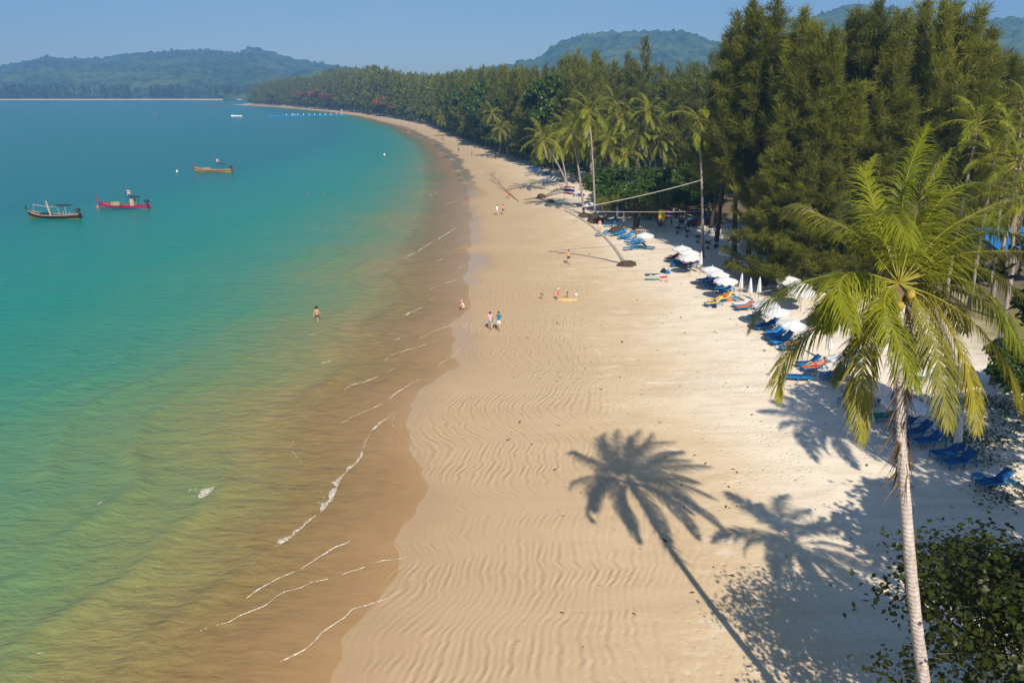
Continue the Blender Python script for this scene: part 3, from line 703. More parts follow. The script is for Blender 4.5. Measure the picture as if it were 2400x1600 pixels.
while y < 1206:
    stp = 5.4+4.2*min(1, max(0, (y-300)/600))
    for k in range(6):
        off = (33 if y < 205 else 4)+k*(6.4+.004*y)+rr.uniform(-2, 2); yy = y+rr.uniform(-2.5, 2.5); dd = float(de(yy))+off
        x = float(xs(yy))+dd
        if yy < 135 and dd < 50: continue
        px = px_of(x, yy)
        if px > 2600: continue
        cap = at(px, float(np.interp(px, SKY[:,0], SKY[:,1])), yy).z
        g0 = ground(x, yy); H = min(rr.uniform(21, 31)*(1+.4*min(1, max(0, (yy-380)/300))), (cap-g0)*rr.uniform(.84, 1.0))
        if H < 8: continue
        spots.append((x, yy, H, k))
    y += stp
for (px, py, Y) in [(2290,180,100),(2340,170,105),(2390,160,108),(2330,140,135),(2400,130,140),(2260,170,130),(2200,120,140),(2100,100,150),(1900,90,150),(1750,100,150)]:
    b = at(px, 400, Y); spots.append((b.x, Y, at(px, py, Y).z-ground(b.x, Y), 1))
spots.sort(key=lambda s: s[1]+s[3]*14)
LF = 'tall green casuarina in the dense forest behind the beach'
rest = []
for i, (x, yy, H, k) in enumerate(spots):
    if i < 290 and yy > 200 and i % 5 == 2:
        put_tree('broadleaf_tree', BROAD[i%3], (x, yy, ground(x, yy)), H*.84/11, rr.uniform(0, 6.28), 'tall round crowned broadleaf tree standing among the forest casuarinas', 'tree', 'tall broadleaf trees in the forest', sxy=rr.uniform(.62, .8))
    elif i < 330:
        put_tree('casuarina_tree', MID[i%5], (x, yy, ground(x, yy)), H/28, rr.uniform(0, 6.28), LF, 'casuarina', 'casuarinas of the forest behind the beach', sxy=min(1.5, 28/H*rr.uniform(.8, 1.05)))
    else: rest.append((x, yy, H))
def join_trees(name, lst, protos, seed, mat, label):
    r = np.random.default_rng(seed); parts = []
    for i, (x, y_, H, z0) in enumerate(lst):
        v, f = protos[i%len(protos)]; a = r.uniform(0, 6.28); c, s = math.cos(a), math.sin(a); k = H/28
        q = np.stack([(v[:,0]*c-v[:,1]*s)*k*1.05+x, (v[:,0]*s+v[:,1]*c)*k*1.05+y_, v[:,2]*k+z0], 1); parts.append((q, f))
    v, f = joinvf(parts); o = link(name, np_mesh(name, v, f, MAT[mat])); return tag(o, label, 'forest', kind='stuff')
join_trees('distant_forest', [(x, y_, H, ground(x, y_)) for x, y_, H in rest], FARP, 9, 'leaf_casuarina', 'dense distant casuarina forest running along the shore to the point')
FARQ = [casuarina(320+i, 28, 7.5, 10, 6, 5, 3.6, 1.5, .05, .0)[1] for i in range(4)]
fb = []
for i in range(620):
    x = rr.uniform(-1500, 520); fb.append((x, rr.uniform(1782, 1850)+14*math.sin(x*.006), rr.uniform(19, 30), 2.5))
join_trees('far_shore_forest', fb, FARQ, 10, 'leaf_far', 'belt of forest along the far shore across the bay')
# broad-leaved trees and bushes along the edge of the sand
for i in range(118):
    yy = 205*(1190/205)**((i+.5)/118)+rr.uniform(-2, 2); x = float(xs(yy)+de(yy))+rr.uniform(.5, 3.5); sc = rr.uniform(.6, 1.05)*(1+.7*min(1, max(0, (yy-300)/400)))
    put_tree('beach_bush', BUSH[i%3], (x, yy, ground(x, yy)), sc, rr.uniform(0, 6.28), 'round green bush at the edge of the forest along the far beach', 'bush', 'bushes along the forest edge')
for px, py, Y, s in [(1170,330,262,.75),(1150,322,285,.8),(1190,345,245,.7),(1130,315,300,.8),(1010,285,500,1.1),(1040,290,450,1.0),(1075,300,400,.9),(960,270,560,1.2),(900,262,700,1.3),(700,240,1000,1.4),(640,236,1090,1.5)]:
    b = at(px, py, Y); b.z = ground(b.x, Y)
    put_tree('broadleaf_tree', BROAD[int(px)%3], b, s, rr.uniform(0, 6.28), 'spreading green broadleaf tree in front of the casuarina forest', 'tree', 'broadleaf trees on the forest edge')
for px, Y, s, t in [(850,650,1.5,0),(885,640,1.2,1),(725,900,1.9,1),(760,850,1.6,0),(930,600,.9,1),(690,960,1.8,0)]:
    b = at(px, 262, Y); b.x = max(b.x, float(xs(Y)+de(Y))+2); b.z = ground(b.x, Y)
    put_tree('sea_almond_tree', RUST[t], b, s, rr.uniform(0, 6.28), 'rust red broadleaf tree on the forest edge of the far beach', 'tree', 'rust coloured trees on the far beach')

# palms along the beach
GP = 'coconut palms in the clump behind the driftwood'
palm_px(1395,515,1381,268,'tallest straight palm of the clump, rooted beside the mound', 51, dY=2, group=GP, sc=1.3, coco=5)
palm_px(1369,505,1340,312,'slender palm rooted in a mound beside the striped flag', 52, dY=2, group=GP, sc=1.25, coco=4)
palm_px(1338,456,1272,328,'palm leaning towards the sea behind the driftwood roots', 53, dY=3, group=GP, sc=1.3)
for i, (bx, by, cx, cy) in enumerate([(1331,441,1306,335),(1386,438,1383,325),(1473,444,1468,362),(1436,440,1425,330),(1456,436,1459,276),(1490,440,1500,318),(1410,432,1400,350),(1520,430,1530,300),(1360,428,1352,300),(1300,415,1290,345),(1445,432,1440,245),(1540,436,1520,262),(1480,425,1485,345),(1350,425,1362,352),(1425,425,1412,292),(1505,428,1450,385),(1320,420,1322,300),(1560,440,1548,330)]):
    palm_px(bx, by, cx, cy, 'coconut palm standing in the thick of the palm clump', 60+i, dY=rr.uniform(-1, 3), group=GP, sc=1.32, coco=3, fr=24)
palm_px(1647,603,1637,284,'very tall lone palm with few fronds beside the white parasols', 75, dY=1, sc=1.12, fr=11, coco=6, r0=.19, dry=1)
GL = 'palms leaning over the far beach'
for i, (bx, by, cx, cy) in enumerate([(1242,374,1174,306),(1240,372,1153,266),(1095,319,1034,275),(1143,300,1118,270),(1090,300,1070,272),(1100,302,1088,270),(1186,335,1165,262),(1130,296,1140,258)]):
    palm_px(bx, by, cx, cy, 'slanting palm leaning out over the far beach', 80+i, dY=2, group=GL, sc=1.15, r0=.24)
for i, (cx, cy, Y) in enumerate([(975,228,600),(990,232,600),(1000,226,620),(960,230,610),(1010,232,590)]):
    c = at(cx, cy, Y); palm((c.x+1, Y, ground(c.x, Y)), c, 'distant palm behind the white beach house', 95+i, group='palms by the white beach house', sc=1.3)
for i, (cx, cy, Y) in enumerate([(2290,298,74),(2362,300,78),(2398,250,82),(2330,372,70),(2385,385,66),(2250,330,84),(2405,330,72),(2300,250,90)]):
    c = at(cx, cy, Y); palm((c.x+rr.uniform(-1, 1), Y-1, ground(c.x, Y)), c, 'coconut palm in the group behind the blue roofed shelter', 110+i, group='palms behind the blue roof', sc=1.0, coco=3)
palm(gz(33.5, 50), at(2400, 470, 52), 'palm with yellowing fronds beside the blue roofed shelter', 130, sc=.95)
# ------------------------------------------------------------------ templates: a thing is a list of (name, mesh, location, rotation, sub-parts)
def inst(name, parts, loc, rz=0.0, sc=1.0, label=None, cat=None, group=None, tilt=(0, 0)):
    e = empty(name, loc, rz, sc); e.rotation_euler = (tilt[0], tilt[1], rz)
    def put(ps, par):
        for p in ps:
            o = link(p[0], p[1], par)
            if len(p) > 2 and p[2] is not None: o.location = p[2]
            if len(p) > 3 and p[3] is not None: o.rotation_euler = p[3]
            if len(p) > 4: put(p[4], o)
    put(parts, e); return tag(e, label, cat, group)
Z5 = lambda x, y: (1200+x*.2423, 380+y*.2423)
Z6 = lambda x, y: (1500+x*.2296, 540+y*.2296)
Z8 = lambda x, y: (1800+x*.2551, 800+y*.2551)
Z3 = lambda x, y: (1000+x*.3061, 80+y*.3061)
Z2 = lambda x, y: (500+x*.3401, 80+y*.3401)

# ---- sun loungers: foot at -x, head at +x
def sag(w, L, z, sagz, nx=6, th=.03, m=0):
    mb = MB(); top = []
    for i in range(nx+1):
        x = -L/2+L*i/nx; dz = -sagz*math.sin(math.pi*i/nx)
        top.append((x, z+dz))
    v = []
    for (x, zz) in top: v += [(x, -w/2, zz), (x, w/2, zz), (x, w/2, zz-th), (x, -w/2, zz-th)]
    f = []
    for i in range(nx):
        a = 4*i; b = a+4; f += [(a, b, b+1, a+1), (a+1, b+1, b+2, a+2), (a+2, b+2, b+3, a+3), (a+3, b+3, b, a)]
    f += [(0, 1, 2, 3), (4*nx+3, 4*nx+2, 4*nx+1, 4*nx)]
    return mb.add(v, f, m)
def lounger_parts(back_deg, fabric='lounger_fabric', towel=None):
    F = MAT['lounger_frame']; parts = []
    fr = MB()
    for s in (-1, 1): fr.box((0, s*.33, .36), (1.94, .05, .06))
    for x in (-.95, -.45, .2, .95): fr.box((x, 0, .358), (.05, .61, .045))
    parts.append(('frame', fr.mesh('frame', F)))
    lg = MB().box((0, 0, 0), (.05, .05, .34)); lm = lg.mesh('leg', F)
    for x in (-.85, .05, .85):
        for s in (-1, 1): parts.append(('leg', lm, (x, s*.33, .16)))
    parts.append(('seat', sag(.60, 1.13, .40, .03).mesh('seat', MAT[fabric], True), (-.385, 0, 0)))
    a = R(back_deg); bk = sag(.60, .80, 0, .02)
    bm = bk.mesh('backrest', MAT[fabric], True)
    parts.append(('backrest', bm, (.19+.40*math.cos(a), 0, .405+.40*math.sin(a)), (0, -a, 0)))
    if back_deg > 5:
        st = MB()
        for s in (-1, 1): st.tube([(.19+.62*math.cos(a), s*.29, .39+.62*math.sin(a)), (.80, s*.29, .36)], .018, 5)
        parts.append(('prop', st.mesh('prop', F)))
    if towel:
        tw_ = MB(); pr = [(-.93, .425), (-.5, .405), (.15, .42), (.19+.7*math.cos(a), .43+.7*math.sin(a))]
        v = []
        for (x, z) in pr: v += [(x, -.27, z), (x, .27, z), (x, .27, z-.012), (x, -.27, z-.012)]
        f = []
        for i in range(3):
            q = 4*i; b = q+4; f += [(q, b, b+1, q+1), (q+1, b+1, b+2, q+2), (q+2, b+2, b+3, q+3), (q+3, b+3, b, q)]
        f += [(0, 1, 2, 3), (15, 14, 13, 12)]
        parts.append(('towel', tw_.add(v, f).mesh('towel', MAT[towel])))
    return parts
LP = {k: lounger_parts(*v) for k, v in {'up': (42,), 'mid': (28,), 'flat': (2,), 'yel': (40, 'yellow_towel'), 'pur': (35, 'lounger_fabric', 'purple_towel'), 'grn': (30, 'lounger_fabric', 'green_towel'),
      'wht': (30, 'lounger_fabric', 'white_towel'), 'org': (30, 'lounger_fabric', 'orange_towel'), 'pale': (35, 'fabric_light_blue'), 'white': (35, 'white_paint')}.items()}
def lounger(px, py, kind, deg, label, group=None, name='sun_lounger'):
    return inst(name, LP[kind], gp(px, py), R(deg), 1.0, label, 'sun lounger', group)
GLo = 'blue sun loungers along the beach'
lounger(*Z8(2075,1335), 'up', 12, 'blue lounger at the end of the row with a small table at its foot', GLo)
lounger(*Z8(1750,1145), 'up', 12, 'blue lounger next before the one at the end of the row', GLo)
lounger(*Z8(1640,1065), 'mid', 12, 'low backed blue lounger behind the closed parasol', GLo)
lounger(*Z8(1480,950), 'up', 14, 'blue lounger in front of a closed parasol beside the palm trunk', GLo)
lounger(*Z8(1370,870), 'up', 18, 'blue lounger half hidden behind the palm trunk', GLo)
lounger(*Z8(1260,790), 'up', 16, 'blue lounger almost hidden by the palm trunk', GLo)
lounger(*Z8(1080,722), 'grn', 10, 'blue lounger with a green towel beside the palm trunk', GLo)
lounger(*Z8(780,600), 'up', 128, 'blue lounger turned askew on the sunlit sand', GLo)
lounger(*Z8(880,560), 'mid', 135, 'blue lounger turned askew behind the sunlit one', GLo)
lounger(*Z8(260,360), 'flat', -8, 'flat blue lounger standing alone on open sand', GLo)
lounger(*Z8(600,330), 'up', 25, 'blue lounger of a close pair with its back raised', GLo)
lounger(*Z8(665,360), 'up', 25, 'brighter blue lounger of the close pair under the scalloped parasol', GLo)
lounger(*Z8(420,275), 'org', 8, 'blue lounger with a sunbather on an orange towel', GLo)
lounger(*Z8(370,235), 'up', 8, 'blue lounger behind the sunbather on the orange towel', GLo)
lounger(*Z8(1410,355), 'wht', 10, 'blue lounger with a white towel behind the palm trunk', GLo)
lounger(*Z8(880,135), 'mid', 10, 'blue lounger in shade behind the big palm crown', GLo)
LR = 'blue lounger in the long line along the foot of the parasols'
for x, y, k in [(1205,900,'up'),(1250,870,'up'),(1270,1010,'mid'),(1370,1065,'pale'),(1390,1110,'pale'),(1440,1165,'pale'),(1470,1130,'up'),(1330,985,'up')]:
    lounger(*Z6(x,y), k, 22, LR, 'lounger line at the foot of the parasols')
lounger(*Z6(1540,1225), 'pale', 10, 'pale blue lounger with a tanned sunbather', GLo)
lounger(*Z6(750,770), 'yel', 24, 'yellow covered lounger with a sunbather in dark shorts', GLo)
lounger(*Z6(850,725), 'yel', 24, 'yellow covered lounger with a raised back behind the sunbather', GLo)
lounger(*Z6(1070,815), 'org', 16, 'blue lounger with a yellow towel over its raised back', GLo)
lounger(*Z6(1040,785), 'wht', 16, 'blue lounger with a white towel beside two closed parasols', GLo)
LS = 'blue lounger in the shaded cluster under three scalloped parasols'
for i, (x, y) in enumerate([(660,530),(710,560),(760,585),(820,610),(870,635),(740,520)]): lounger(*Z6(x,y), 'up', 20, LS, 'loungers under the three scalloped parasols')
lounger(*Z6(330,310), 'pur', 18, 'blue lounger with a purple towel under the first of three parasols', GLo)
lounger(*Z6(400,345), 'up', 18, 'blue lounger between two purple towelled loungers', GLo)
lounger(*Z6(390,370), 'up', 18, 'blue lounger beside the purple towelled pair in the shade', GLo)
lounger(*Z6(500,385), 'pur', 18, 'blue lounger with a purple towel and a sunbather', GLo)
LT = 'blue lounger in deep shade under the casuarinas'
for x, y in [(1880,920),(1820,910),(1400,660),(1450,650),(1250,530),(1290,515),(1130,455),(1090,430),(1060,395),(960,350),(1000,345),(1600,450),(1640,460)]: lounger(*Z6(x,y), 'mid', 20, LT, 'loungers in the casuarina shade')
LU = 'pale blue lounger beside the leafy tree on the beach'
for x, y in [(870,715),(1010,715),(1050,705),(1085,745),(1155,775),(1180,800),(1220,795),(1145,850),(1110,735)]: lounger(*Z5(x,y), 'pale', 18, LU, 'loungers beside the leafy tree')
lounger(*Z5(1310,845), 'up', 150, 'dark blue lounger turned towards the trees beside the leafy tree', GLo)
lounger(*Z5(970,575), 'up', 20, 'dark blue lounger behind the leafy tree', GLo)
lounger(*Z5(950,625), 'up', 20, 'dark blue lounger beside the soil mound', GLo)
LV = 'small lounger in the far cluster at the foot of the bushes'
for i in range(14):
    x = 780+i*13+random.uniform(-8, 8); y = 1045+i*3.4+random.uniform(-14, 10)
    lounger(*Z3(x, y), 'pale' if i % 3 else 'up', 20, LV, 'far cluster of loungers')
for i in range(8): lounger(*Z3(895+i*11, 1140-(i%3)*12), 'white', 20, 'white lounger in the far cluster by the palm clump', 'far cluster of white loungers')

# ---- parasols
def scallop(Rr, zc, drop, n=10, sub=6):
    mb = MB(); k = n*sub; rings = [(0.02, zc), (Rr*.35, zc-drop*.28), (Rr*.7, zc-drop*.66), (Rr, zc-drop)]
    v = []
    for (r_, z) in rings:
        for j in range(k):
            a = 2*math.pi*j/k; ph = (j % sub)/sub; sg = math.sin(ph*math.pi)
            v.append((r_*math.cos(a)*(1-.02*sg), r_*math.sin(a)*(1-.02*sg), z-.05*sg*(r_/Rr)))
    f = [(i*k+j, i*k+(j+1)%k, (i+1)*k+(j+1)%k, (i+1)*k+j) for i in range(3) for j in range(k)]
    return mb.add(v, f)
def valance(Rr, z0, n=10, sub=6):
    k = n*sub; v = []
    for row in range(2):
        for j in range(k):
            a = 2*math.pi*j/k; ph = (j % sub)/sub; sg = math.sin(ph*math.pi)
            dz = 0 if row == 0 else -(.10+.10*sg); rr_ = Rr*(1-.02*sg)*(1.0 if row == 0 else .995)
            v.append((rr_*math.cos(a), rr_*math.sin(a), z0-.05*sg+dz))
    return MB().add(v, [(j, (j+1)%k, k+(j+1)%k, k+j) for j in range(k)])
PZ = 2.35
def parasol_parts(Rr):
    cn = scallop(Rr, PZ, .42*Rr/1.3).mesh('canopy', MAT['parasol_white'], False)
    va = valance(Rr, PZ-.42*Rr/1.3).mesh('valance', MAT['parasol_white'], False)
    po = MB().tube([(0,0,-.25),(0,0,PZ+.08)], .025, 7).mesh('pole', MAT['parasol_pole'])
    rb = MB()
    for j in range(10):
        a = 2*math.pi*j/10; rb.tube([(0, 0, PZ-.04), (Rr*.97*math.cos(a), Rr*.97*math.sin(a), PZ-.46*Rr/1.3)], .012, 4)
    fi = MB().lathe([(.001,.16),(.03,.12),(.03,.04),(.001,.02)], 8, (0,0,PZ)).mesh('finial', MAT['white_paint'])
    return [('canopy', cn, None, None, [('valance', va)]), ('pole', po), ('ribs', rb.mesh('ribs', MAT['parasol_pole'])), ('finial', fi)]
POPEN = parasol_parts(1.17)
def closed_parts():
    mb = MB(); k = 24; v = []; pr = [(.03,2.55),(.08,2.3),(.14,1.6),(.18,1.15),(.16,1.05)]
    for (r_, z) in pr:
        for j in range(k): a = 2*math.pi*j/k; q = r_*(1+.28*math.sin(j*math.pi/1.5)); v.append((q*math.cos(a), q*math.sin(a), z))
    f = [(i*k+j, i*k+(j+1)%k, (i+1)*k+(j+1)%k, (i+1)*k+j) for i in range(4) for j in range(k)]+[tuple(range(k))]
    return [('canopy', mb.add(v, f).mesh('canopy', MAT['parasol_white'])), ('pole', MB().tube([(0,0,-.25),(0,0,2.65)], .022, 6).mesh('pole', MAT['parasol_pole']))]
PCL = closed_parts()
prng = random.Random(8)
def parasol(px, py, label, group=None, wide=None):
    g_ = gp(px, py, PZ-.2); sc = 1.0
    if wide: sc = wide/FPX*((g_-cam.location).length)/2.34*.97
    sc = max(.8, min(1.2, sc)) if wide else 1.0
    return inst('beach_parasol', POPEN, g_, prng.uniform(0, 6), sc, label, 'parasol', group, (prng.uniform(-.10, .10), prng.uniform(-.10, .10)))
GPa = 'open white parasols'
parasol(*Z8(1215,545), 'white scalloped parasol right behind the palm trunk', GPa, 89)
parasol(*Z8(940,385), 'low white parasol beside the askew blue loungers', GPa, 80)
parasol(*Z8(710,172), 'white scalloped parasol over the close pair of loungers', GPa, 82)
for i, (x, y) in enumerate([(430,170),(500,208),(525,258)]): parasol(*Z6(x,y), ['farthest', 'middle', 'foremost'][i]+' of three white parasols beside the lone tall palm', GPa)
for i, (x, y) in enumerate([(725,385),(795,430),(880,492)]): parasol(*Z6(x,y), ['farthest', 'middle', 'foremost'][i]+' of three scalloped parasols over the shaded lounger cluster', GPa)
parasol(*Z6(1290,738), 'bright white parasol beside two closed parasols', GPa); parasol(*Z6(1410,810), 'white parasol next to the bright one above the lounger line', GPa)
parasol(*Z6(1540,935), 'white parasol behind the drooping palm frond', GPa); parasol(*Z6(1970,770), 'white parasol in tree shade behind the palm crown', GPa)
for x, y in [(1050,265),(1170,325),(900,215),(1580,340),(1525,485),(1650,550),(1665,600),(1640,350)]: parasol(*Z6(x,y), 'white parasol in the shade of the casuarinas', 'parasols in the casuarina shade')
parasol(*Z5(655,305), 'white parasol beside the striped flag and driftwood', GPa); parasol(*Z5(1290,693), 'white parasol between the leafy tree and the flags', GPa)
for x, y in [(770,400),(1330,390),(880,350)]: parasol(*Z5(x,y), 'white parasol partly hidden behind the leafy tree', 'parasols behind the leafy tree')
GCl = 'closed white parasols'
for (x, y, l) in [(Z8(1722,1075)+('closed white parasol between the last loungers of the row',)), (Z8(1565,880)+('closed white parasol behind the raised lounger backs',)), (Z6(612,440)+('closed parasol beside the three parasols by the tall palm',)), (Z6(1015,690)+('closed parasol beside the shaded lounger cluster',)),
                  (Z6(1120,745)+('closed parasol of the pair behind the yellow towel',)), (Z6(1205,735)+('second closed parasol of the pair behind the yellow towel',)), (Z6(1920,1350)+('closed parasol half hidden behind the drooping frond',)), (Z5(1082,640)+('closed parasol beside the soil mound',)), (Z5(1015,590)+('closed parasol behind the leafy tree trunk',))]:
    inst('closed_parasol', PCL, gp(x, y), prng.uniform(0, 6), 1.0, l, 'parasol', GCl, (prng.uniform(-.04, .04), prng.uniform(-.04, .04)))

# ---- little tables
def table_parts(w, d, h, mat):
    lg = MB().box((0,0,0), (.05,.05,h-.04)).mesh('leg', MAT[mat]); ps = [('tabletop', MB().box((0,0,h), (w,d,.04)).mesh('tabletop', MAT[mat]))]
    for sx in (-1, 1):
        for sy in (-1, 1): ps.append(('leg', lg, (sx*(w/2-.06), sy*(d/2-.06), (h-.04)/2)))
    return ps
TS = table_parts(.5, .5, .42, 'lounger_frame'); TW = table_parts(1.2, .75, .74, 'white_paint')
for x, y, l in [(Z8(1920,1290)+('small blue table at the foot of the end lounger',)), (Z8(1660,1090)+('small blue table between two loungers by the closed parasol',)), (Z8(1555,670)+('small blue stool standing alone behind the loungers',)), (Z8(510,345)+('small blue table at the foot of the close pair',)),
                (Z6(985,725)+('small blue table beside the closed parasol and yellow loungers',)), (Z6(1190,810)+('small blue table beside the yellow towelled lounger',)), (Z6(1600,1020)+('small blue table in the lounger line',)), (Z6(1670,1110)+('small pale table beside the tanned sunbather',))]:
    inst('side_table', TS, gp(x, y), .2, 1, l, 'table', 'small blue tables')
def chair_parts(mat):
    fr = [('seat', MB().box((0,0,.45), (.44,.44,.04)).mesh('seat', MAT[mat]))]
    lg = MB().box((0,0,0), (.04,.04,.44)).mesh('leg', MAT[mat]); lb = MB().box((0,0,0), (.04,.04,.9)).mesh('leg', MAT[mat])
    for s in (-1, 1): fr += [('leg', lg, (.19, s*.19, .215)), ('leg', lb, (-.2, s*.19, .445))]
    sl_ = MB().box((0,0,0), (.025,.34,.06)).mesh('slat', MAT[mat])
    for z in (.60,.72,.84): fr.append(('slat', sl_, (-.2, 0, z)))
    return fr
CH = chair_parts('white_paint')
tbl = [(1590,640),(1650,665),(1735,700),(1800,745),(1885,785),(1965,835),(1920,690),(1835,610),(2000,700),(2130,770)]
for i, (x, y) in enumerate(tbl):
    b = gp(*Z5(x, y)); inst('cafe_table', TW, b, .3, 1, 'white wooden table of the open air cafe under the trees', 'table', 'cafe tables')
    for j, (dx, dy, a) in enumerate([(-.95, 0, 0), (.95, .05, math.pi), (-.1, -.75, math.pi/2), (.15, .75, -math.pi/2)]):
        if (i+j) % 4 == 3: continue
        q = b+Vector((dx, dy, 0)); q.z = ground(q.x, q.y)
        inst('cafe_chair', CH, q, a+prng.uniform(-.3, .3), 1, 'white wooden chair at a table of the open air cafe', 'chair', 'cafe chairs')
# potted palms between the tables
def pot_plant(seed):
    r = np.random.default_rng(seed); n = 60; a = r.uniform(0, 6.28, n)
    v, f = blades(np.zeros((n, 3))+np.array([0,0,.75]), np.stack([np.cos(a), np.sin(a), r.uniform(-.5, 1.1, n)], 1), r.uniform(.4, .75, n), .09, r)
    return [('pot', MB().lathe([(.001,0),(.15,0),(.2,.32),(.16,.3),(.001,.28)], 10).mesh('pot', MAT['bark_grey'])), ('stem', MB().tube([(0,0,.25),(.02,0,.75)], .03, 5).mesh('stem', MAT['bark_dark'])), ('leaves', np_mesh('leaves', v, f, MAT['leaf_broad']))]
PPl = pot_plant(3)
for x, y in [(1600,695),(1690,730),(1795,785),(1888,845)]: inst('potted_plant', PPl, gp(*Z5(x, y)), x, 1.15, 'small potted palm in front of the white cafe tables', 'plant', 'potted palms of the cafe')
# bar hut
bb = gp(*Z5(1800, 640)); ps = [('counter', MB().box((0,0,.55), (5.5,.7,1.1)).mesh('counter', MAT['bark_dark'])), ('roof', MB().box((0,.6,2.9), (6.6,4.2,.12), Matrix.Rotation(R(-8), 3, 'X')).mesh('roof', MAT['thatch_brown'])), ('counter_top', MB().box((0,0,1.13), (5.7,.85,.06)).mesh('counter_top', MAT['fabric_light_blue']))]
pm = MB().box((0,0,0), (.12,.12,2.9)).mesh('post', MAT['bark_dark'])
for sx in (-2.9, 2.9):
    for sy in (-.9, 2.1): ps.append(('post', pm, (sx, sy, 1.4)))
inst('beach_bar', ps, bb+Vector((0,2,0)), .35, 1, 'dark wooden beach bar with a roof under the trees behind the cafe', 'bar')

# ---- people (one continuous skinned body each)
def skin_body(J, E, rad):
    names = list(J); me = bpy.data.meshes.new('tmp'); me.from_pydata([J[n] for n in names], [(names.index(a), names.index(b)) for a, b in E], [])
    o = bpy.data.objects.new('tmp', me); col.objects.link(o); o.modifiers.new('s', 'SKIN'); sv = me.skin_vertices[0].data
    for i, n in enumerate(names): r_ = rad[n]; sv[i].radius = r_ if isinstance(r_, tuple) else (r_, r_)
    sv[0].use_root = True
    sb = o.modifiers.new('b', 'SUBSURF'); sb.levels = 1; sb.render_levels = 1
    dg = bpy.context.evaluated_depsgraph_get(); ev = o.evaluated_get(dg); m2 = bpy.data.meshes.new_from_object(ev)
    bpy.data.objects.remove(o); return m2
BASE = {'pelvis': (0,0,.95), 'waist': (0,0,1.10), 'chest': (0,.01,1.34), 'neck': (0,0,1.50), 'chin': (0,.025,1.57), 'head': (0,.01,1.66), 'crown': (0,0,1.73)}
for s, k in ((-1, 'l'), (1, 'r')):
    BASE.update({'sh'+k: (s*.17,0,1.43), 'el'+k: (s*.24,-.02,1.16), 'wr'+k: (s*.26,.05,.92), 'ha'+k: (s*.26,.08,.82), 'th'+k: (s*.23,.12,.88), 'hi'+k: (s*.09,0,.90), 'kn'+k: (s*.10,.02,.50), 'an'+k: (s*.10,0,.09), 'to'+k: (s*.11,.15,.035)})
EDG = [('pelvis','waist'),('waist','chest'),('chest','neck'),('neck','chin'),('chin','head'),('head','crown')]
for k in 'lr': EDG += [('chest','sh'+k),('sh'+k,'el'+k),('el'+k,'wr'+k),('wr'+k,'ha'+k),('wr'+k,'th'+k),('pelvis','hi'+k),('hi'+k,'kn'+k),('kn'+k,'an'+k),('an'+k,'to'+k)]
RAD = {'pelvis': (.145,.11), 'waist': (.135,.10), 'chest': (.16,.115), 'neck': .058, 'chin': .075, 'head': (.085,.10), 'crown': .06}
for k in 'lr': RAD.update({'sh'+k: .07, 'el'+k: .045, 'wr'+k: .033, 'ha'+k: (.042,.02), 'th'+k: .014, 'hi'+k: .088, 'kn'+k: .06, 'an'+k: .042, 'to'+k: (.04,.028)})
def pose(**k): J = dict(BASE); J.update(k); return J
POSES = {
 'stand': pose(),
 'walk': pose(knl=(-.10,.16,.52), anl=(-.10,.22,.10), tol=(-.11,.37,.05), knr=(.10,-.02,.50), anr=(.10,-.28,.14), tor=(.11,-.16,.035), ell=(-.24,-.12,1.18), wrl=(-.26,-.14,.93), hal=(-.26,-.13,.83), thl=(-.23,-.08,.88), elr=(.24,.08,1.17), wrr=(.25,.22,.97), har=(.25,.27,.88), thr=(.22,.29,.94)),
 'crouch': pose(pelvis=(0,-.12,.36), waist=(0,-.06,.50), chest=(0,.06,.72), neck=(0,.13,.86), chin=(0,.18,.92), head=(0,.18,1.01), crown=(0,.17,1.08), **{a+k: v for k, s in (('l',-1),('r',1)) for a, v in {'sh': (s*.17,.09,.80), 'el': (s*.23,.24,.58), 'wr': (s*.15,.40,.45), 'ha': (s*.12,.47,.38), 'th': (s*.09,.45,.43), 'hi': (s*.10,-.10,.33), 'kn': (s*.16,.26,.44), 'an': (s*.12,.02,.09), 'to': (s*.13,.17,.035)}.items()}),
 'sit': pose(pelvis=(0,0,.12), waist=(0,-.03,.27), chest=(0,0,.50), neck=(0,.03,.66), chin=(0,.06,.73), head=(0,.05,.82), crown=(0,.04,.89), **{a+k: v for k, s in (('l',-1),('r',1)) for a, v in {'sh': (s*.17,.01,.59), 'el': (s*.25,.10,.35), 'wr': (s*.20,.30,.28), 'ha': (s*.18,.39,.25), 'th': (s*.15,.36,.30), 'hi': (s*.10,.04,.11), 'kn': (s*.16,.40,.30), 'an': (s*.14,.72,.07), 'to': (s*.15,.80,.17)}.items()}),
 'bend': pose(pelvis=(0,-.10,.88), waist=(0,.02,.97), chest=(0,.24,.98), neck=(0,.38,.92), chin=(0,.44,.87), head=(0,.50,.82), crown=(0,.55,.77), **{a+k: v for k, s in (('l',-1),('r',1)) for a, v in {'sh': (s*.17,.30,.95), 'el': (s*.20,.33,.66), 'wr': (s*.16,.36,.40), 'ha': (s*.14,.38,.30), 'th': (s*.11,.40,.36), 'hi': (s*.09,-.10,.83)}.items()}),
 # reclining along x like a lounger: head at +x
 'lie': pose(pelvis=(.10,0,.54), waist=(.26,0,.60), chest=(.48,0,.76), neck=(.60,0,.88), chin=(.64,0,.94), head=(.71,0,1.00), crown=(.77,0,1.05), **{a+k: v for k, s in (('l',-1),('r',1)) for a, v in {'sh': (.54,s*.17,.82), 'el': (.34,s*.25,.66), 'wr': (.12,s*.22,.60), 'ha': (.03,s*.21,.57), 'th': (.05,s*.16,.62), 'hi': (.05,s*.09,.53), 'kn': (-.30,s*.12,.74 if s > 0 else .60), 'an': (-.62,s*.12,.50), 'to': (-.70,s*.13,.58)}.items()}),
}
RAD['waist'] = (.125,.10)
BODY = {}
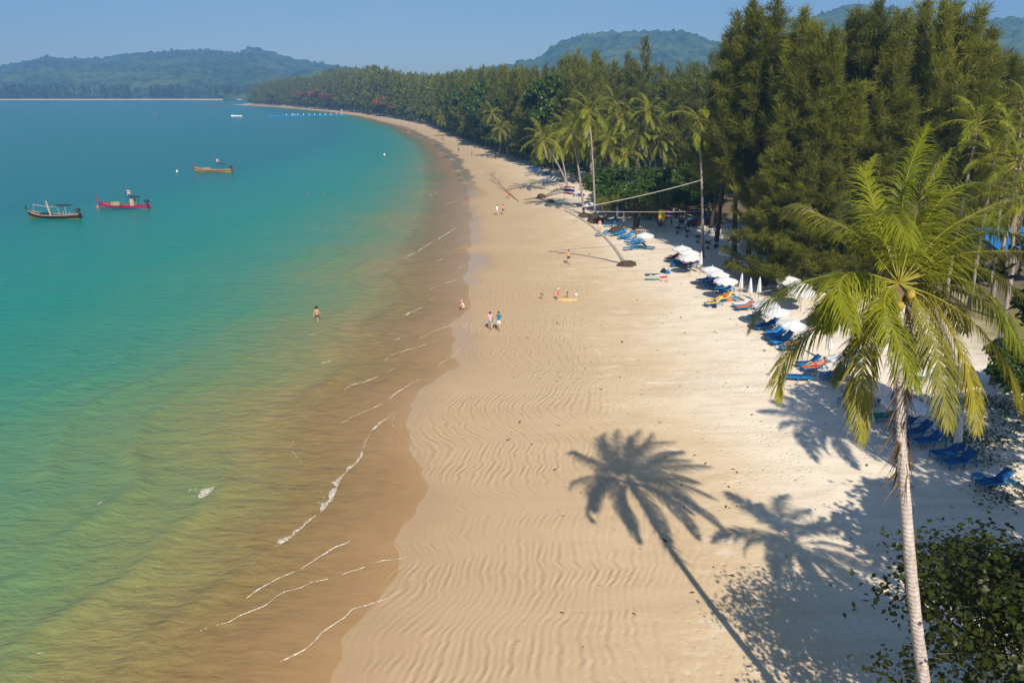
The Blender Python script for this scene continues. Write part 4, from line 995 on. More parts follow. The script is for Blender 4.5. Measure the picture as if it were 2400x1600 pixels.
for pn, J in POSES.items():
    m2 = skin_body(J, EDG, RAD); n = len(m2.polygons); cc = np.zeros(n*3); m2.polygons.foreach_get('center', cc); cc = cc.reshape(-1, 3)
    best = np.full(n, 1e9); zone = np.zeros(n, int)
    for a, b in EDG:
        A, B = np.array(J[a]), np.array(J[b]); t = np.clip(((cc-A)@(B-A))/max(1e-9, (B-A)@(B-A)), 0, 1); dist = np.linalg.norm(cc-(A+t[:,None]*(B-A)), axis=1)
        rm = max(np.atleast_1d(RAD[a]).max(), np.atleast_1d(RAD[b]).max()); q = dist/rm
        if a in ('waist',) or (a == 'chest' and b[:2] == 'sh') or (a, b) == ('chest', 'neck'): z = np.where(t < .75, 1, 1 if b[:2] == 'sh' or b == 'chest' else 0)
        elif a == 'pelvis' and b == 'waist': z = np.where(t < .45, 2, 1)
        elif a == 'pelvis': z = np.full(n, 2)
        elif a[:2] == 'sh': z = np.where(t < .55, 3, 0)
        elif a[:2] == 'hi': z = np.where(t < .25, 2, np.where(t < .6, 4, 0))
        else: z = np.zeros(n, int)
        upd = q < best; best = np.where(upd, q, best); zone = np.where(upd, z, zone)
    m2.polygons.foreach_set('use_smooth', [True]*n); m2.materials.clear()
    # hair cap
    H0 = Vector(J['head']); ax = (Vector(J['crown'])-Vector(J['chin'])).normalized(); hb = MB()
    hb.lathe([(.001,.125),(.06,.112),(.098,.06),(.108,0),(.095,-.05)], 10)
    q = Vector((0,0,1)).rotation_difference(ax); back = Vector((0,-.018,0)) if pn != 'lie' else Vector((.0,0,.0))
    hb.v = [tuple(H0+back+q@Vector(v)) for v in hb.v]
    BODY[pn] = (m2, hb, zone.astype(np.int32))
def person(loc, pn, rz, label, skin='skin', top=None, bottom='black_cloth', shorts=True, hair='hair', sc=1.0, group=None, sleeves=True, hat=None):
    m2, hb, zn = BODY[pn]; e = empty('person', loc, rz, sc); tag(e, label, 'person', group)
    me = m2.copy(); me.name = 'body'
    for mt in (skin, top or skin, bottom, (top if sleeves and top else skin), (bottom if shorts else skin)): me.materials.append(MAT[mt])
    me.polygons.foreach_set('material_index', zn)
    link('body', me, e); link('hair', hb.mesh('hair', MAT[hair], True), e)
    if hat:
        h0 = Vector(POSES[pn]['head']); hm = MB().lathe([(.001,.16),(.09,.14),(.115,.05),(.18,.03),(.115,.028)], 12, h0); hm.build('hat', MAT[hat], e, True)
    return e
def P(px, py, *a, **k): return person(gp(px, py), *a, **k)
N_, S_, W_, E_ = 0, math.pi, math.pi/2, -math.pi/2
P(1149, 773, 'walk', .1, 'person in a pink sleeveless top and denim shorts walking on rippled sand', top='pink_cloth', bottom='denim_cloth', sleeves=False, sc=.96)
P(1169, 776, 'walk', S_, 'person in a teal blue shirt and white shorts walking on rippled sand', top='blue_cloth', bottom='pale_cloth', sc=1.03)
P(1332, 619, 'walk', S_+.2, 'shirtless person in black shorts walking over the leaning trunk shadow', bottom='black_cloth')
P(1086, 726, 'crouch', W_, 'child in white crouching at the water edge', top='pale_cloth', bottom='pink_cloth', sc=.85, hat='pink_cloth')
P(1271, 701, 'bend', .6, 'child in red bending down on the sand', top='red_cloth', bottom='green_towel', sc=.62)
P(1308, 703, 'stand', S_, 'child in a coral swimsuit with a white hat standing on the sand', top='coral_cloth', bottom='coral_cloth', sc=.70, hat='white_towel')
P(1330, 700, 'sit', W_, 'person sitting on the sand beside a shallow dug pit', skin='skin_tan', bottom='black_cloth', shorts=False, sc=.8)
b = gp(744, 752); b.z = -.42; person(b, 'walk', -.4, 'bather in dark swim briefs wading in knee deep green water', bottom='black_cloth', shorts=False, sc=1.02, hat='black_cloth')
for px, py in ((760, 453), (722, 455)):
    b = gp(px, py); b.z = -1.35; person(b, 'stand', 1.0, 'swimmer up to the shoulders in the turquoise sea', skin='skin_tan', sc=1.0, group='swimmers far out')
P(1165, 504, 'walk', 0, 'person in pale beachwear walking beside another on the sand', top='pale_cloth', bottom='pale_cloth', skin='skin', sleeves=False)
P(1179, 503, 'walk', .1, 'shirtless person in dark shorts walking beside one in pale beachwear', bottom='navy_cloth')
P(1192, 465, 'stand', S_, 'shirtless person standing beside the bare fallen branch', skin='skin_tan', bottom='red_cloth')
for px, py, l, bt in [(1036,331,'left','navy_cloth'),(1041,331,'right','red_cloth')]: P(px, py, 'walk', 0, 'distant walker of a pair on the pale far sand', bottom=bt, skin='skin_tan', group='distant pair of walkers')
P(1075, 358, 'walk', S_, 'distant person in a dark top walking on far sand', top='navy_cloth', bottom='black_cloth'); P(1106, 367, 'walk', S_, 'distant person with an orange towel on far sand', skin='skin_tan', top='orange_towel')
P(1113, 351, 'stand', 0, 'distant person in black standing before a shaded bush', top='black_cloth'); P(1161, 371, 'stand', 0, 'distant person in dark clothes beside a fallen trunk', top='navy_cloth', skin='skin_tan')
for px in (956, 960): P(px, 316 if px == 956 else 314, 'stand', 0, 'distant bather in red at the far water edge', top='coral_cloth', bottom='coral_cloth', group='distant bathers in red')
P(*Z5(848,668), 'stand', S_, 'person holding a pale towel beside the leaning trunk', bottom='pale_cloth')
P(*Z6(965,450), 'stand', 0, 'person in a dark red top standing in the casuarina shade', top='red_cloth', skin='skin_tan')
P(*Z6(880,385), 'sit', S_, 'person sitting on the sand in tree shade', top='navy_cloth', bottom='green_towel'); P(*Z6(930,345), 'stand', .4, 'person in dark clothes under the casuarina branches', top='black_cloth', skin='skin_tan')
P(*Z5(1675,660), 'stand', 2, 'person in a white shirt standing between the cafe tables', top='white_towel', bottom='navy_cloth')
def lier(px, py, deg, label, **k):
    e = person(gp(px, py), 'lie', R(deg), label, **k); return e
lier(*Z6(750,770), 24, 'sunbather in dark shorts lying on the yellow lounger', bottom='navy_cloth'); lier(*Z6(850,725), 24, 'sunbather lying on the farther yellow lounger', bottom='red_cloth', skin='skin_tan')
lier(*Z6(1540,1225), 10, 'tanned sunbather lying on the pale blue lounger', skin='skin_tan', bottom='red_cloth', shorts=False); lier(*Z8(420,275), 8, 'sunbather lying on the orange towel', bottom='red_cloth')
lier(*Z6(500,385), 18, 'sunbather lying on the purple towel', skin='skin_tan', shorts=False); lier(*Z6(1450,650), 20, 'sunbather lying in deep shade under a parasol', skin='skin_tan', bottom='red_cloth'); lier(*Z6(330,310), 18, 'sunbather lying under the first of three parasols', skin='skin_tan', bottom='purple_towel')
lier(*Z6(1130,455), 20, 'sunbather in orange lying in the casuarina shade', skin='skin_tan', bottom='orange_towel')

# ---- towels and beach things on the sand
def towel(px, py, mat, deg, label, w=.9, l=1.7, fold=.04):
    r = random.Random(int(px*7+py)); v = []; nx, ny = 7, 4
    for i in range(nx+1):
        for j in range(ny+1): v.append((-l/2+l*i/nx+r.uniform(-.03,.03), -w/2+w*j/ny+r.uniform(-.03,.03), .015+r.random()*fold))
    f = [(i*(ny+1)+j, (i+1)*(ny+1)+j, (i+1)*(ny+1)+j+1, i*(ny+1)+j+1) for i in range(nx) for j in range(ny)]
    o = MB().add(v, f).build('beach_towel', MAT[mat]); md = o.modifiers.new('t', 'SOLIDIFY'); md.thickness = .012
    o.location = gp(px, py); o.rotation_euler = (0, 0, R(deg)); return tag(o, label, 'towel')
towel(*Z5(1360,1090), 'navy_cloth', 5, 'dark blue beach towel spread on the sunlit sand'); towel(*Z5(1390,1100), 'white_towel', 5, 'white beach towel under the dark blue one', .7, 1.5)
towel(*Z5(1365,1135), 'green_towel', -4, 'green beach towel spread on the sunlit sand', .6, 1.8); towel(*Z5(1470,1115), 'red_cloth', 20, 'crumpled red towel beside the green one', .5, .8, .18); towel(*Z5(1470,1145), 'pink_cloth', 10, 'pale pink towel beside the crumpled red one', .6, .9, .12)
def bag(px, py, mat, label, s=.35):
    mb = MB(); mb.lathe([(.001,0),(s*.5,.02),(s*.58,s*.35),(s*.4,s*.7),(s*.15,s*.85),(.001,s*.86)], 10); mb.tube([(-s*.2,0,s*.8),(-s*.15,0,s*1.15),(s*.15,0,s*1.15),(s*.2,0,s*.8)], .02, 5, m=0)
    o = mb.build('beach_bag', MAT[mat], None, True); o.location = gp(px, py); return tag(o, label, 'bag')
bag(*Z5(1465,1070), 'black_cloth', 'dark beach bag beside the spread towels', .6); bag(*Z5(1505,1078), 'boat_blue', 'blue beach bag beside the dark one', .5); bag(*Z6(903,725), 'orange_towel', 'orange bag beside the yellow lounger', .5); bag(*Z6(760,790), 'black_cloth', 'black bag under the yellow lounger', .4)
bag(*Z5(620,1292), 'pale_cloth', 'pale blue bucket bag near the dug pit', .3); bag(*Z5(597,1330), 'denim_cloth', 'small blue pail at the dug pit', .25)
# dug pit mound
def mound(name, loc, rx, ry, h, mat, label, cat, seed=1, n=18):
    r = random.Random(seed); v = [(0, 0, h)]; f = []; K = 4
    for k in range(1, K+1):
        t = k/K
        for j in range(n):
            a = 2*math.pi*j/n; q = 1+r.uniform(-.16, .16); v.append((rx*t*q*math.cos(a), ry*t*q*math.sin(a), h*math.sqrt(max(0, 1-t*t*.98))*r.uniform(.85, 1.1)-.2*h*(k == K)))
    f += [(0, 1+j, 1+(j+1)%n) for j in range(n)]
    for k in range(K-1): f += [(1+k*n+j, 1+(k+1)*n+j, 1+(k+1)*n+(j+1)%n, 1+k*n+(j+1)%n) for j in range(n)]
    o = MB().add(v, f).build(name, MAT[mat], None, True); o.location = loc; return tag(o, label, cat)
simple('pit_sand', (.52,.36,.17), .9, .15, 4, .1, .6)
mound('sand_heap', gp(*Z5(545,1330)), 1.3, .6, .22, 'pit_sand', 'low heap of freshly dug sand beside the sitting child', 'sand heap')
mound('root_mound', gp(1369,510)+Vector((0,.5,0)), 1.1, 1.0, .7, 'soil_root', 'earth mound around the roots of the slender palm', 'mound', 2)
mound('root_mound', gp(1396,522)+Vector((0,.6,0)), 1.5, 1.3, 1.0, 'soil_root', 'larger earth mound around the tallest palm of the clump', 'mound', 3)
mound('root_mound', gp(*Z5(1015,680)), 1.4, 1.1, .9, 'soil_root', 'dark soil mound under the leafy tree beside the loungers', 'mound', 4)
mound('root_mound', gp(*Z5(1115,1000)), 1.2, .8, .6, 'soil_root', 'clump of roots and soil at the foot of the leaning trunk', 'mound', 5)
mound('boulder', gp(*Z5(375,390)), .9, .7, .5, 'rock', 'dark boulder on the sand near the driftwood', 'boulder', 6); mound('boulder', gp(*Z5(440,195)), 1.2, .9, .7, 'rock', 'dark rock beside the far white loungers', 'boulder', 7)

# ---- leaning bare trunk with its ropes and plank
LB = gp(1468, 620); tip = at(1323, 492, LB.y+1.8)
lt = empty('leaning_trunk', LB); tag(lt, 'bare curved palm trunk leaning low over the sand towards the sea', 'trunk')
lpts = [at(px, py, LB.y+1.8*t) for px, py, t in [(1468,622,0),(1452,598,.15),(1437,577,.35),(1413,551,.55),(1380,524,.75),(1348,505,.9),(1323,492,1)]]
lpts[0].z = LB.z-.2
MB().tube([p-LB for p in lpts], [.25,.19,.165,.15,.135,.12,.10], 9).build('trunk', MAT['palm_bark'], lt, True)
def rope(a, b, label, sagv=.2, rad=.022):
    a, b = Vector(a), Vector(b); pts = [a.lerp(b, k/14)-Vector((0,0,sagv*4*(k/14)*(1-k/14))) for k in range(15)]
    o = MB().tube([p-a for p in pts], rad, 5).build('rope', MAT['rope']); o.location = a; return tag(o, label, 'rope')
tall = gp(1647, 603)
rope(lpts[-1], at(1644, 422, tall.y+.4), 'thick rope rising from the leaning trunk to the lone tall palm', .3, .035)
rope(lpts[-1]+Vector((0,0,-.1)), at(1690, 494, tall.y+6), 'thin rope running level from the leaning trunk to the trees', .15, .025)
rope(at(1380, 330+90, 150), at(1330, 418, 165), 'thin rope strung between palms of the clump', .2, .025)
sw = empty('hanging_plank', lpts[-2]-Vector((0,0,.7))); tag(sw, 'short plank hanging by two ropes under the leaning trunk tip', 'swing')
MB().box((0,0,0), (.8,.22,.04)).build('seat', MAT['driftwood'], sw)
for s in (-.35,.35): MB().tube([(s,0,.02),(s*.5,0,.66)], .012, 5).build('rope', MAT['rope'], sw)

# ---- leafy tree on the beach, pandanus, cafe shrubs
lb = gp(*Z5(1185,650)); LT2 = tree_protos('x', [broadleaf(480, 7.4, 3.9, 6500, .30, 14, .22, .35, 2, .6)], 'leaf_broad')[0]
put_tree('leafy_tree', LT2, lb, 1.0, 1.0, 'bright leafy tree with dark trunks standing among the loungers', 'tree')
def pandan(seed):
    r = np.random.default_rng(seed); parts = []; mb = MB()
    for k in range(11):
        c = np.array([r.normal()*1.1, r.normal()*1.1, r.uniform(1.6, 3.6)]); mb.tube([(0,0,-.1), (c[0]*.5, c[1]*.5, c[2]*.55), tuple(c)], [.10,.07,.05], 5, cap=False)
        n = 60; d_ = unit(r.normal(size=(n, 3))); d_[:,2] = d_[:,2]*.7+.35; parts.append(blades(c+d_*.05, d_, r.uniform(.7, 1.3, n), .10, r))
    return mb, joinvf(parts)
PD = tree_protos('x', [pandan(5), pandan(6)], 'leaf_palm', 'bark_grey')
for i, (x, y, s, l) in enumerate([(905,560,1.15,'spiky pandanus in front of the leafy tree beside the root mound'), (1430,620,1.2,'spiky pandanus beside the yellow and striped flags'), (1330,560,.9,'spiky pandanus behind the leafy tree trunk')]):
    put_tree('pandanus', PD[i%2], gp(*Z5(x,y)), s, i, l, 'pandanus')
for i in range(26):
    px, py, s = [(1000+rr.uniform(0, 700), 0, 1)][0][0], 0, rr.uniform(.5, .95)
    yy = rr.uniform(138, 205); x = float(xs(yy)+de(yy))+rr.uniform(3, 16)
    put_tree('undergrowth_bush', BUSH[i%3], (x, yy, ground(x, yy)), s, rr.uniform(0, 6.28), 'low green bush growing beneath the palm clump', 'bush', 'undergrowth beneath the palms')
for i in range(34):
    yy = rr.uniform(124, 152); x = at(rr.uniform(1430, 1680), 400, yy).x; put_tree('undergrowth_bush', BUSH[i%3], (x, yy, ground(x, yy)), rr.uniform(.9, 1.5), rr.uniform(0, 6.28), 'dark bush in the deep shade behind the open air cafe', 'bush', 'undergrowth behind the cafe')
for i, (px, py, Y, s) in enumerate([(2300,600,104,1.5),(2350,560,106,1.6),(2260,590,100,1.5),(2400,600,102,1.7),(2410,820,48,.8),(2420,880,44,.8),(2280,560,112,1.8),(2370,520,114,1.9),(2240,600,96,1.3),(2270,640,97,1.0),(2310,640,98,1.1),(2350,640,99,1.0),(2390,640,97,1.2),(2420,640,94,1.3),(2250,640,93,1.0)]):
    b = at(px, py, Y); b.z = ground(b.x, Y); put_tree('undergrowth_bush', BUSH[i%3], b, s, i, 'dense dark bush behind the blue roofed shelter and lounger sand', 'bush', 'bushes behind the blue roof')

# ---- driftwood
def branchy(name, loc, pts, rad, twigs, mat, label, seed, tw=(.8, 1.8)):
    r = np.random.default_rng(seed); e = empty(name, loc); tag(e, label, 'driftwood')
    pts = [Vector(p) for p in pts]; k = len(pts); MB().tube(pts, [rad*(1-.7*i/(k-1)) for i in range(k)], 6).build('stem', MAT[mat], e, True)
    for i in range(twigs):
        t = r.uniform(.35, 1)*(k-1); a = int(min(k-2, t)); p = pts[a].lerp(pts[a+1], t-a); L = r.uniform(*tw)
        d_ = (pts[-1]-pts[0]).normalized()*.8+Vector((r.normal()*.8, r.normal()*.8, abs(r.normal())*.55)); d_.normalize()
        MB().tube([p, p+d_*L*.5+Vector((0,0,.05)), p+d_*L+Vector((r.normal()*.2, r.normal()*.2, .1))], [rad*.35, rad*.2, rad*.06], 4).build('twig', MAT[mat], e)
    return e
b0 = gp(1216, 473); b1 = gp(1150, 420); bd = b1-b0
branchy('fallen_branch', b0, [(0,0,.06), bd*.25+Vector((0,0,.15)), bd*.5+Vector((0,0,.45)), bd*.8+Vector((0,0,.9)), bd+Vector((0,0,1.2))], .12, 22, 'driftwood', 'bare grey branch fallen on the open sand', 31, (1.5, 4.0))
b0 = gp(*Z5(310,345)); b1 = gp(*Z5(560,290)); bd = b1-b0
for i in range(3):
    branchy('driftwood_tree', b0+Vector((i*.3, i*.4, 0)), [(0,0,.3), bd*.3+Vector((0,.5*i,.7+.2*i)), bd*.6+Vector((0,.8*i,.8)), bd*(.95-.1*i)+Vector((0,1.2*i,.4))], .16, 6, 'driftwood', 'weathered uprooted trunk lying on the sand beside the striped flag', 40+i, (1, 2.2)).__setitem__('group', 'uprooted trunks by the flag')
mound('root_plate', b0+Vector((-.5,0,0)), 1.0, .8, .8, 'soil_root', 'upturned root plate of the uprooted trunks', 'roots', 12)
a0 = gp(*Z5(110,370)); a1 = gp(*Z5(290,348)); o = MB().tube([Vector((0,0,.1)), (a1-a0)*.5+Vector((0,.2,.16)), (a1-a0)+Vector((0,0,.12))], [.07,.12,.14], 6).build('drift_log', MAT['driftwood'], None, True); o.location = a0; tag(o, 'pale log lying on the sand before the uprooted trunks', 'log')
a0 = gp(1124, 365); a1 = gp(1180, 363); o = MB().tube([Vector((0,0,.1)), (a1-a0)*.5+Vector((0,.3,.2)), (a1-a0)+Vector((0,0,.2))], [.08,.12,.15], 6).build('drift_log', MAT['driftwood'], None, True); o.location = a0; tag(o, 'thin fallen trunk on the far sand beside a dark dressed person', 'log')

# ---- flags
def flag(loc, h, w, fh, mats, label, seed=0, lean=(0, 0), deg=20, name='flag'):
    e = empty(name, loc, R(deg)); tag(e, label, 'flag'); MB().tube([(0,0,-.2),(lean[0],lean[1],h)], .03, 6).build('pole', MAT['parasol_pole'], e)
    fl = sum(k for _, k in mats); z = h-.05; rows = []
    mb = MB(); nx = 8; zc = z; mi = 0; used = []
    for mt, k in mats:
        z1 = zc-fh*k/fl; v = []
        for i in range(nx+1):
            x = w*i/nx; y_ = .10*w*math.sin(x/w*7+seed)*x/w; dz = -.10*w*(x/w)**2
            v += [(lean[0]+x, y_+lean[1], zc+dz), (lean[0]+x, y_+lean[1], z1+dz)]
        mb.add(v, [(2*i, 2*i+1, 2*i+3, 2*i+2) for i in range(nx)], mi); mi += 1; used.append(MAT[mt]); zc = z1
    mb.build('cloth', used, e); return e
TH = [('flag_red', 1), ('flag_white', 1), ('flag_blue', 2), ('flag_white', 1), ('flag_red', 1)]
flag(gp(*Z5(497,425)), 3.6, 2.0, 1.35, TH, 'red white and blue striped flag on a pole beside the leaning palm', 0, (.1, 0), 10)
flag(gp(*Z5(1408,700)), 3.6, .9, 1.5, [('flag_yellow', 1)], 'yellow flag hanging beside the cafe', 2, (0, 0), 10); flag(gp(*Z5(1468,700)), 3.6, 1.3, 1.1, TH, 'second striped flag hanging next to the yellow one', 1, (0, 0), 10)

# ---- blue roofed shelter, white house, red roof
b = gp(2325, 640); ps = [('roof', MB().add([(-4,-3.2,3.6),(4,-3.2,3.6),(4,0,4.8),(-4,0,4.8),(4,3.2,3.6),(-4,3.2,3.6),(-4,-3.2,3.5),(4,-3.2,3.5),(4,3.2,3.5),(-4,3.2,3.5)], [(0,1,2,3),(3,2,4,5),(6,9,8,7),(0,6,7,1),(5,4,8,9),(0,3,5,9,6),(1,7,8,4,2)]).mesh('roof', MAT['roof_blue']))]
pm = MB().box((0,0,0), (.16,.16,3.5)).mesh('post', MAT['bark_grey'])
for sx in (-3.6, 0, 3.6):
    for sy in (-2.8, 2.8): ps.append(('post', pm, (sx, sy, 1.75)))
inst('shelter', ps, gz(51.5, 78.0), .15, 1.25, 'open shelter with a bright blue pitched roof behind the palm', 'shelter')
def house(px, py, Y, w, h, dpt, roof, label, windows=3, storeys=2):
    b = at(px, py, Y); b.z = ground(b.x, Y); e = empty('house', b, .1); tag(e, label, 'house')
    MB().box((0,0,h/2), (w,dpt,h)).build('wall', MAT['wall_white'], e)
    MB().add([(-w*.56,-dpt*.62,h),(w*.56,-dpt*.62,h),(w*.56,dpt*.62,h),(-w*.56,dpt*.62,h),(-w*.3,0,h+dpt*.3),(w*.3,0,h+dpt*.3)], [(0,1,5,4),(1,2,5),(2,3,4,5),(3,0,4),(0,3,2,1)]).build('roof', MAT[roof], e)
    for s in range(storeys):
        for k in range(windows):
            x = -w/2+w*(k+.5)/windows; z = h*(s+.5)/storeys
            fo = MB().box((x,-dpt/2-.03,z), (w/windows*.6,.12,h/storeys*.6)).build('window', MAT['white_paint'], e); MB().box((x,-dpt/2-.10,z), (w/windows*.5,.05,h/storeys*.5)).build('pane', MAT['glass_dark'], fo)
    return e
house(970, 262, 590, 12, 8.5, 8, 'roof_red', 'white two storey beach house with a brown roof at the forest edge', 5, 2); house(2272, 300, 118, 8, 14.5, 7, 'roof_red', 'house with a red roof showing between the casuarinas', 2, 3)
for i, (px, py) in enumerate([(978,272),(1000,273),(690,268),(800,258),(820,258),(830,256)]): parasol(px, py, 'small white parasol on the distant beach', 'distant parasols')

# ---- long-tail boats (bow at -x)
def longtail(px, py, L, deg, cols, label, canopy='dark', net=True, mast=True, boom=False, flagm=None, cabin=False):
    b = gp(px, py); b.z = .13; e = empty('longtail_boat', b, R(deg)); tag(e, label, 'boat')
    n = 22; st = []
    for i in range(n+1):
        t = -1+2*i/n; bw = .95*(1-abs(t)**2.6)**.8 if t < .6 else .95*(1-.6**2.6)**.8*(1-.35*((t-.6)/.4)); bw = max(bw, .03)
        sh = .42+1.0*max(0, -t-.15)**2.2+.22*max(0, t)**2; kl = -.35+(.75*max(0, -t-.6)**1.6/.4)
        st.append((t*L/2, bw, sh, min(kl, sh-.1)))
    v = []; f = []; m = []; K = 9
    for (x, bw, sh, kl) in st:
        for j in range(K):
            a = (j-4)/4; s = 1 if a > 0 else -1; u = abs(a); v.append((x, s*bw*(u**.55 if u else 0), kl+(sh-kl)*u**1.7))
    for i in range(n):
        for j in range(K-1):
            f.append((i*K+j, (i+1)*K+j, (i+1)*K+j+1, i*K+j+1)); u = max(abs(j-4), abs(j-3)); m.append(0 if u == 4 else (1 if u == 3 else 2))
    f.append(tuple(n*K+j for j in range(K))); m.append(0)
    hb_ = MB(); hb_.v = v; hb_.f = f; hb_.m = m; h = hb_.build('hull', [MAT[c] for c in cols[:3]], e, True)
    md = h.modifiers.new('t', 'SOLIDIFY'); md.thickness = .04; md.offset = 1
    for s in (-1, 1): MB().tube([(x, s*bw, sh) for (x, bw, sh, kl) in st], .06, 5).build('gunwale', MAT[cols[3]], h)
    pv = []
    for (x, bw, sh, kl) in st[2:-1]: pv += [(x, -bw*.86, sh-.28), (x, bw*.86, sh-.28)]
    MB().add(pv, [(2*i, 2*i+2, 2*i+3, 2*i+1) for i in range(len(pv)//2-1)]).build('deck', MAT['boat_wood'], e)
    x0, bw, sh, kl = st[0]; MB().tube([(x0+.5, 0, sh-.25), (x0, 0, sh+.05), (x0-.28, 0, sh+.55), (x0-.25, 0, sh+.85)], [.14,.13,.11,.07], 6).build('prow', MAT[cols[4]], e, True)
    # engine with its long shaft
    xe = L/2-.35; MB().box((xe, 0, 1.25), (.7,.45,.45), m=0).box((xe+.1,0,1.5),(.35,.3,.2)).tube([(xe+.2,0,1.15),(xe+1.4,0,.75)], .04, 5).tube([(xe-.3,0,1.25),(xe-1.4,0,1.0)], .03, 5).box((xe,0,.9),(.2,.2,.5)).build('engine', MAT['metal_dark'], e)
    xc = L*.20
    if canopy:
        MB().box((xc, 0, 2.05), (2.3,1.5,.07)).build('canopy', MAT['dark_canvas'], e)
        for sx in (-.7,.7):
            for sy in (-.5,.5): MB().tube([(xc+sx*.8, sy, .3), (xc+sx, sy*1.2, 2.04)], .04, 5).build('post', MAT['boat_cream' if canopy != 'black' else 'metal_dark'], e)
    if cabin:
        MB().box((xc-.1,0,1.05), (.7,.9,1.3)).build('cabin', MAT['boat_cream'], e)
        MB().box((xc-.46,0,1.3), (.03,.5,.4)).build('window', MAT['glass_dark'], e)
    if net:
        r = random.Random(L); nb_ = MB()
        for k in range(7): a = r.uniform(-1.1, .9); nb_.lathe([(.001,.02),(.42,.04),(.48,.25),(.3,.5+.35*r.random()),(.001,.62)], 8, (-L*.17+a, r.uniform(-.3,.3), .30))
        nb_.build('net_pile', MAT['netting'], e, True)
    if mast:
        mh = 3.4; MB().tube([(xc-.9,0,.3),(xc-.95,0,mh)], .035, 5).build('mast', MAT['boat_cream'], e)
        if flagm:
            mb = MB(); z = mh-.15
            for i, (mt, k) in enumerate(flagm):
                z1 = z-.11*k; mb.add([(xc-.93,0,z),(xc-.93,0,z1),(xc-.6,.1,z1-.06),(xc-.6,.1,z-.06),(xc-.28,-.02,z1-.12),(xc-.28,-.02,z-.12)], [(0,1,2,3),(3,2,4,5)], i); z = z1
            mb.build('flag', [MAT[q[0]] for q in flagm], e)
    if boom:
        MB().tube([(-.7,0,.3),(-.9,0,1.6),(-1.1,0,2.75)], [.16,.13,.1], 7).build('post', MAT['boat_cream'], e); MB().tube([(-L*.38,0,2.1),(-1.0,0,1.75),(xc,0,1.8)], .045, 5).build('boom', MAT['boat_cream'], e); MB().tube([(-L*.38,0,.6),(-L*.38,0,2.1)], .03, 5).build('post', MAT['boat_cream'], e)
        MB().box((-1.7,0,.55),(1.4,.9,.4)).build('tarpaulin', MAT['dark_canvas'], e)
    return e
longtail(129, 511, 9.3, -5, ['boat_black','boat_black','boat_ochre','boat_cream','boat_black'], 'black and cream long-tail boat with a flat dark canopy and a boom', boom=True, net=False, mast=False)
longtail(292, 489, 9.6, -6, ['boat_magenta','boat_blue','boat_ochre','boat_magenta','boat_magenta'], 'crimson and blue long-tail boat with a small cabin and a flag', cabin=True, canopy='black', flagm=TH)
longtail(500, 403, 10.6, -6, ['boat_brown','boat_ochre','boat_ochre','boat_cream','boat_red'], 'brown long-tail boat with an ochre bow and a pile of nets', canopy='black', flagm=TH)
# speedboat
b = gp(556, 274); b.z = 0; e = empty('speedboat', b, R(180)); tag(e, 'white speedboat with a dark canopy anchored off the far beach', 'boat')
sp = []; 
for i in range(11):
    t = i/10; bw = 1.35*(1-max(0, (t-.45)/.55)**2.2)+.02; sp.append((-4.8+9.6*t, bw, 1.0+.45*t*t, -.3+.5*max(0, t-.7)))
mb = MB(); v = []
for x, bw, sh, kl in sp: v += [(x,-bw,sh),(x,-bw*.8,.15),(x,0,kl),(x,bw*.8,.15),(x,bw,sh)]
mb.add(v, [(i*5+j, i*5+j+1, i*5+j+6, i*5+j+5) for i in range(10) for j in range(4)]+[(0,1,2,3,4)]+[(i*5, i*5+5, i*5+9, i*5+4) for i in range(10)]); mb.build('hull', MAT['gelcoat'], e, True)
MB().box((-1.6,0,2.3),(3.4,2.1,.12)).build('canopy', MAT['dark_canvas'], e); MB().box((.4,0,1.5),(.5,1.9,.7), Matrix.Rotation(R(-25),3,'Y')).build('windscreen', MAT['glass_dark'], e); MB().box((-5.0,0,1.2),(.5,.8,.9)).build('outboard', MAT['metal_dark'], e)
for sx in (-3.1,-.2):
    for sy in (-.95,.95): MB().tube([(sx,sy,1.0),(sx,sy,2.3)], .05, 5).build('post', MAT['gelcoat'], e)
# floating pier
p0 = gp(628, 273); p1 = gp(812, 270); p0.z = p1.z = 0; dv = p1-p0; Lp = dv.length; nm = int(Lp/2.4); pe = empty('floating_pier', p0, math.atan2(dv.y, dv.x)); tag(pe, 'long blue floating pier with white posts reaching out from the far beach', 'pier')
pm = MB().box((0,0,.2),(2.3,2.4,.75)).mesh('pontoon', MAT['pontoon_blue']); wm = MB().box((0,0,1.15),(.45,.45,1.3)).mesh('post', MAT['white_paint'])
for k in range(nm):
    o = link('pontoon', pm, pe); o.location = (k*2.4+1.2, 0, 0)
    if k > 4 and k % 2 == 0:
        o = link('post', wm, pe); o.location = (k*2.4+1.2, 1.0, 0)
# buoys
def buoy(px, py, mat, label, s=.32):
    b = gp(px, py); b.z = 0; o = MB().lathe([(.001,-s),(s*.8,-s*.6),(s,0),(s*.8,s*.6),(s*.25,s*.9),(.12,s*1.3),(.001,s*1.35)], 10).build('buoy', MAT[mat], None, True); o.location = b; return tag(o, label, 'buoy')
buoy(229, 486, 'buoy_orange', 'orange buoy floating off the bow of the crimson boat'); buoy(415, 402, 'white_paint', 'white buoy floating off the bow of the brown boat'); buoy(364, 270, 'buoy_orange', 'orange buoy far out in the bay', .7); buoy(901, 363, 'white_paint', 'small white float off the far beach', .35)
# rocks at the point
for i, (px, py) in enumerate([(482,249),(490,249.5),(500,249),(508,248.5),(520,248),(528,247.6)]):
    b = gp(px, py); b.z = -.2; mound('boulder', b, 4+i%3, 2.5, 1.2+.3*(i%2), 'rock', 'brown rock awash off the tip of the point', 'rock', 50+i).__setitem__('group', 'rocks off the point')

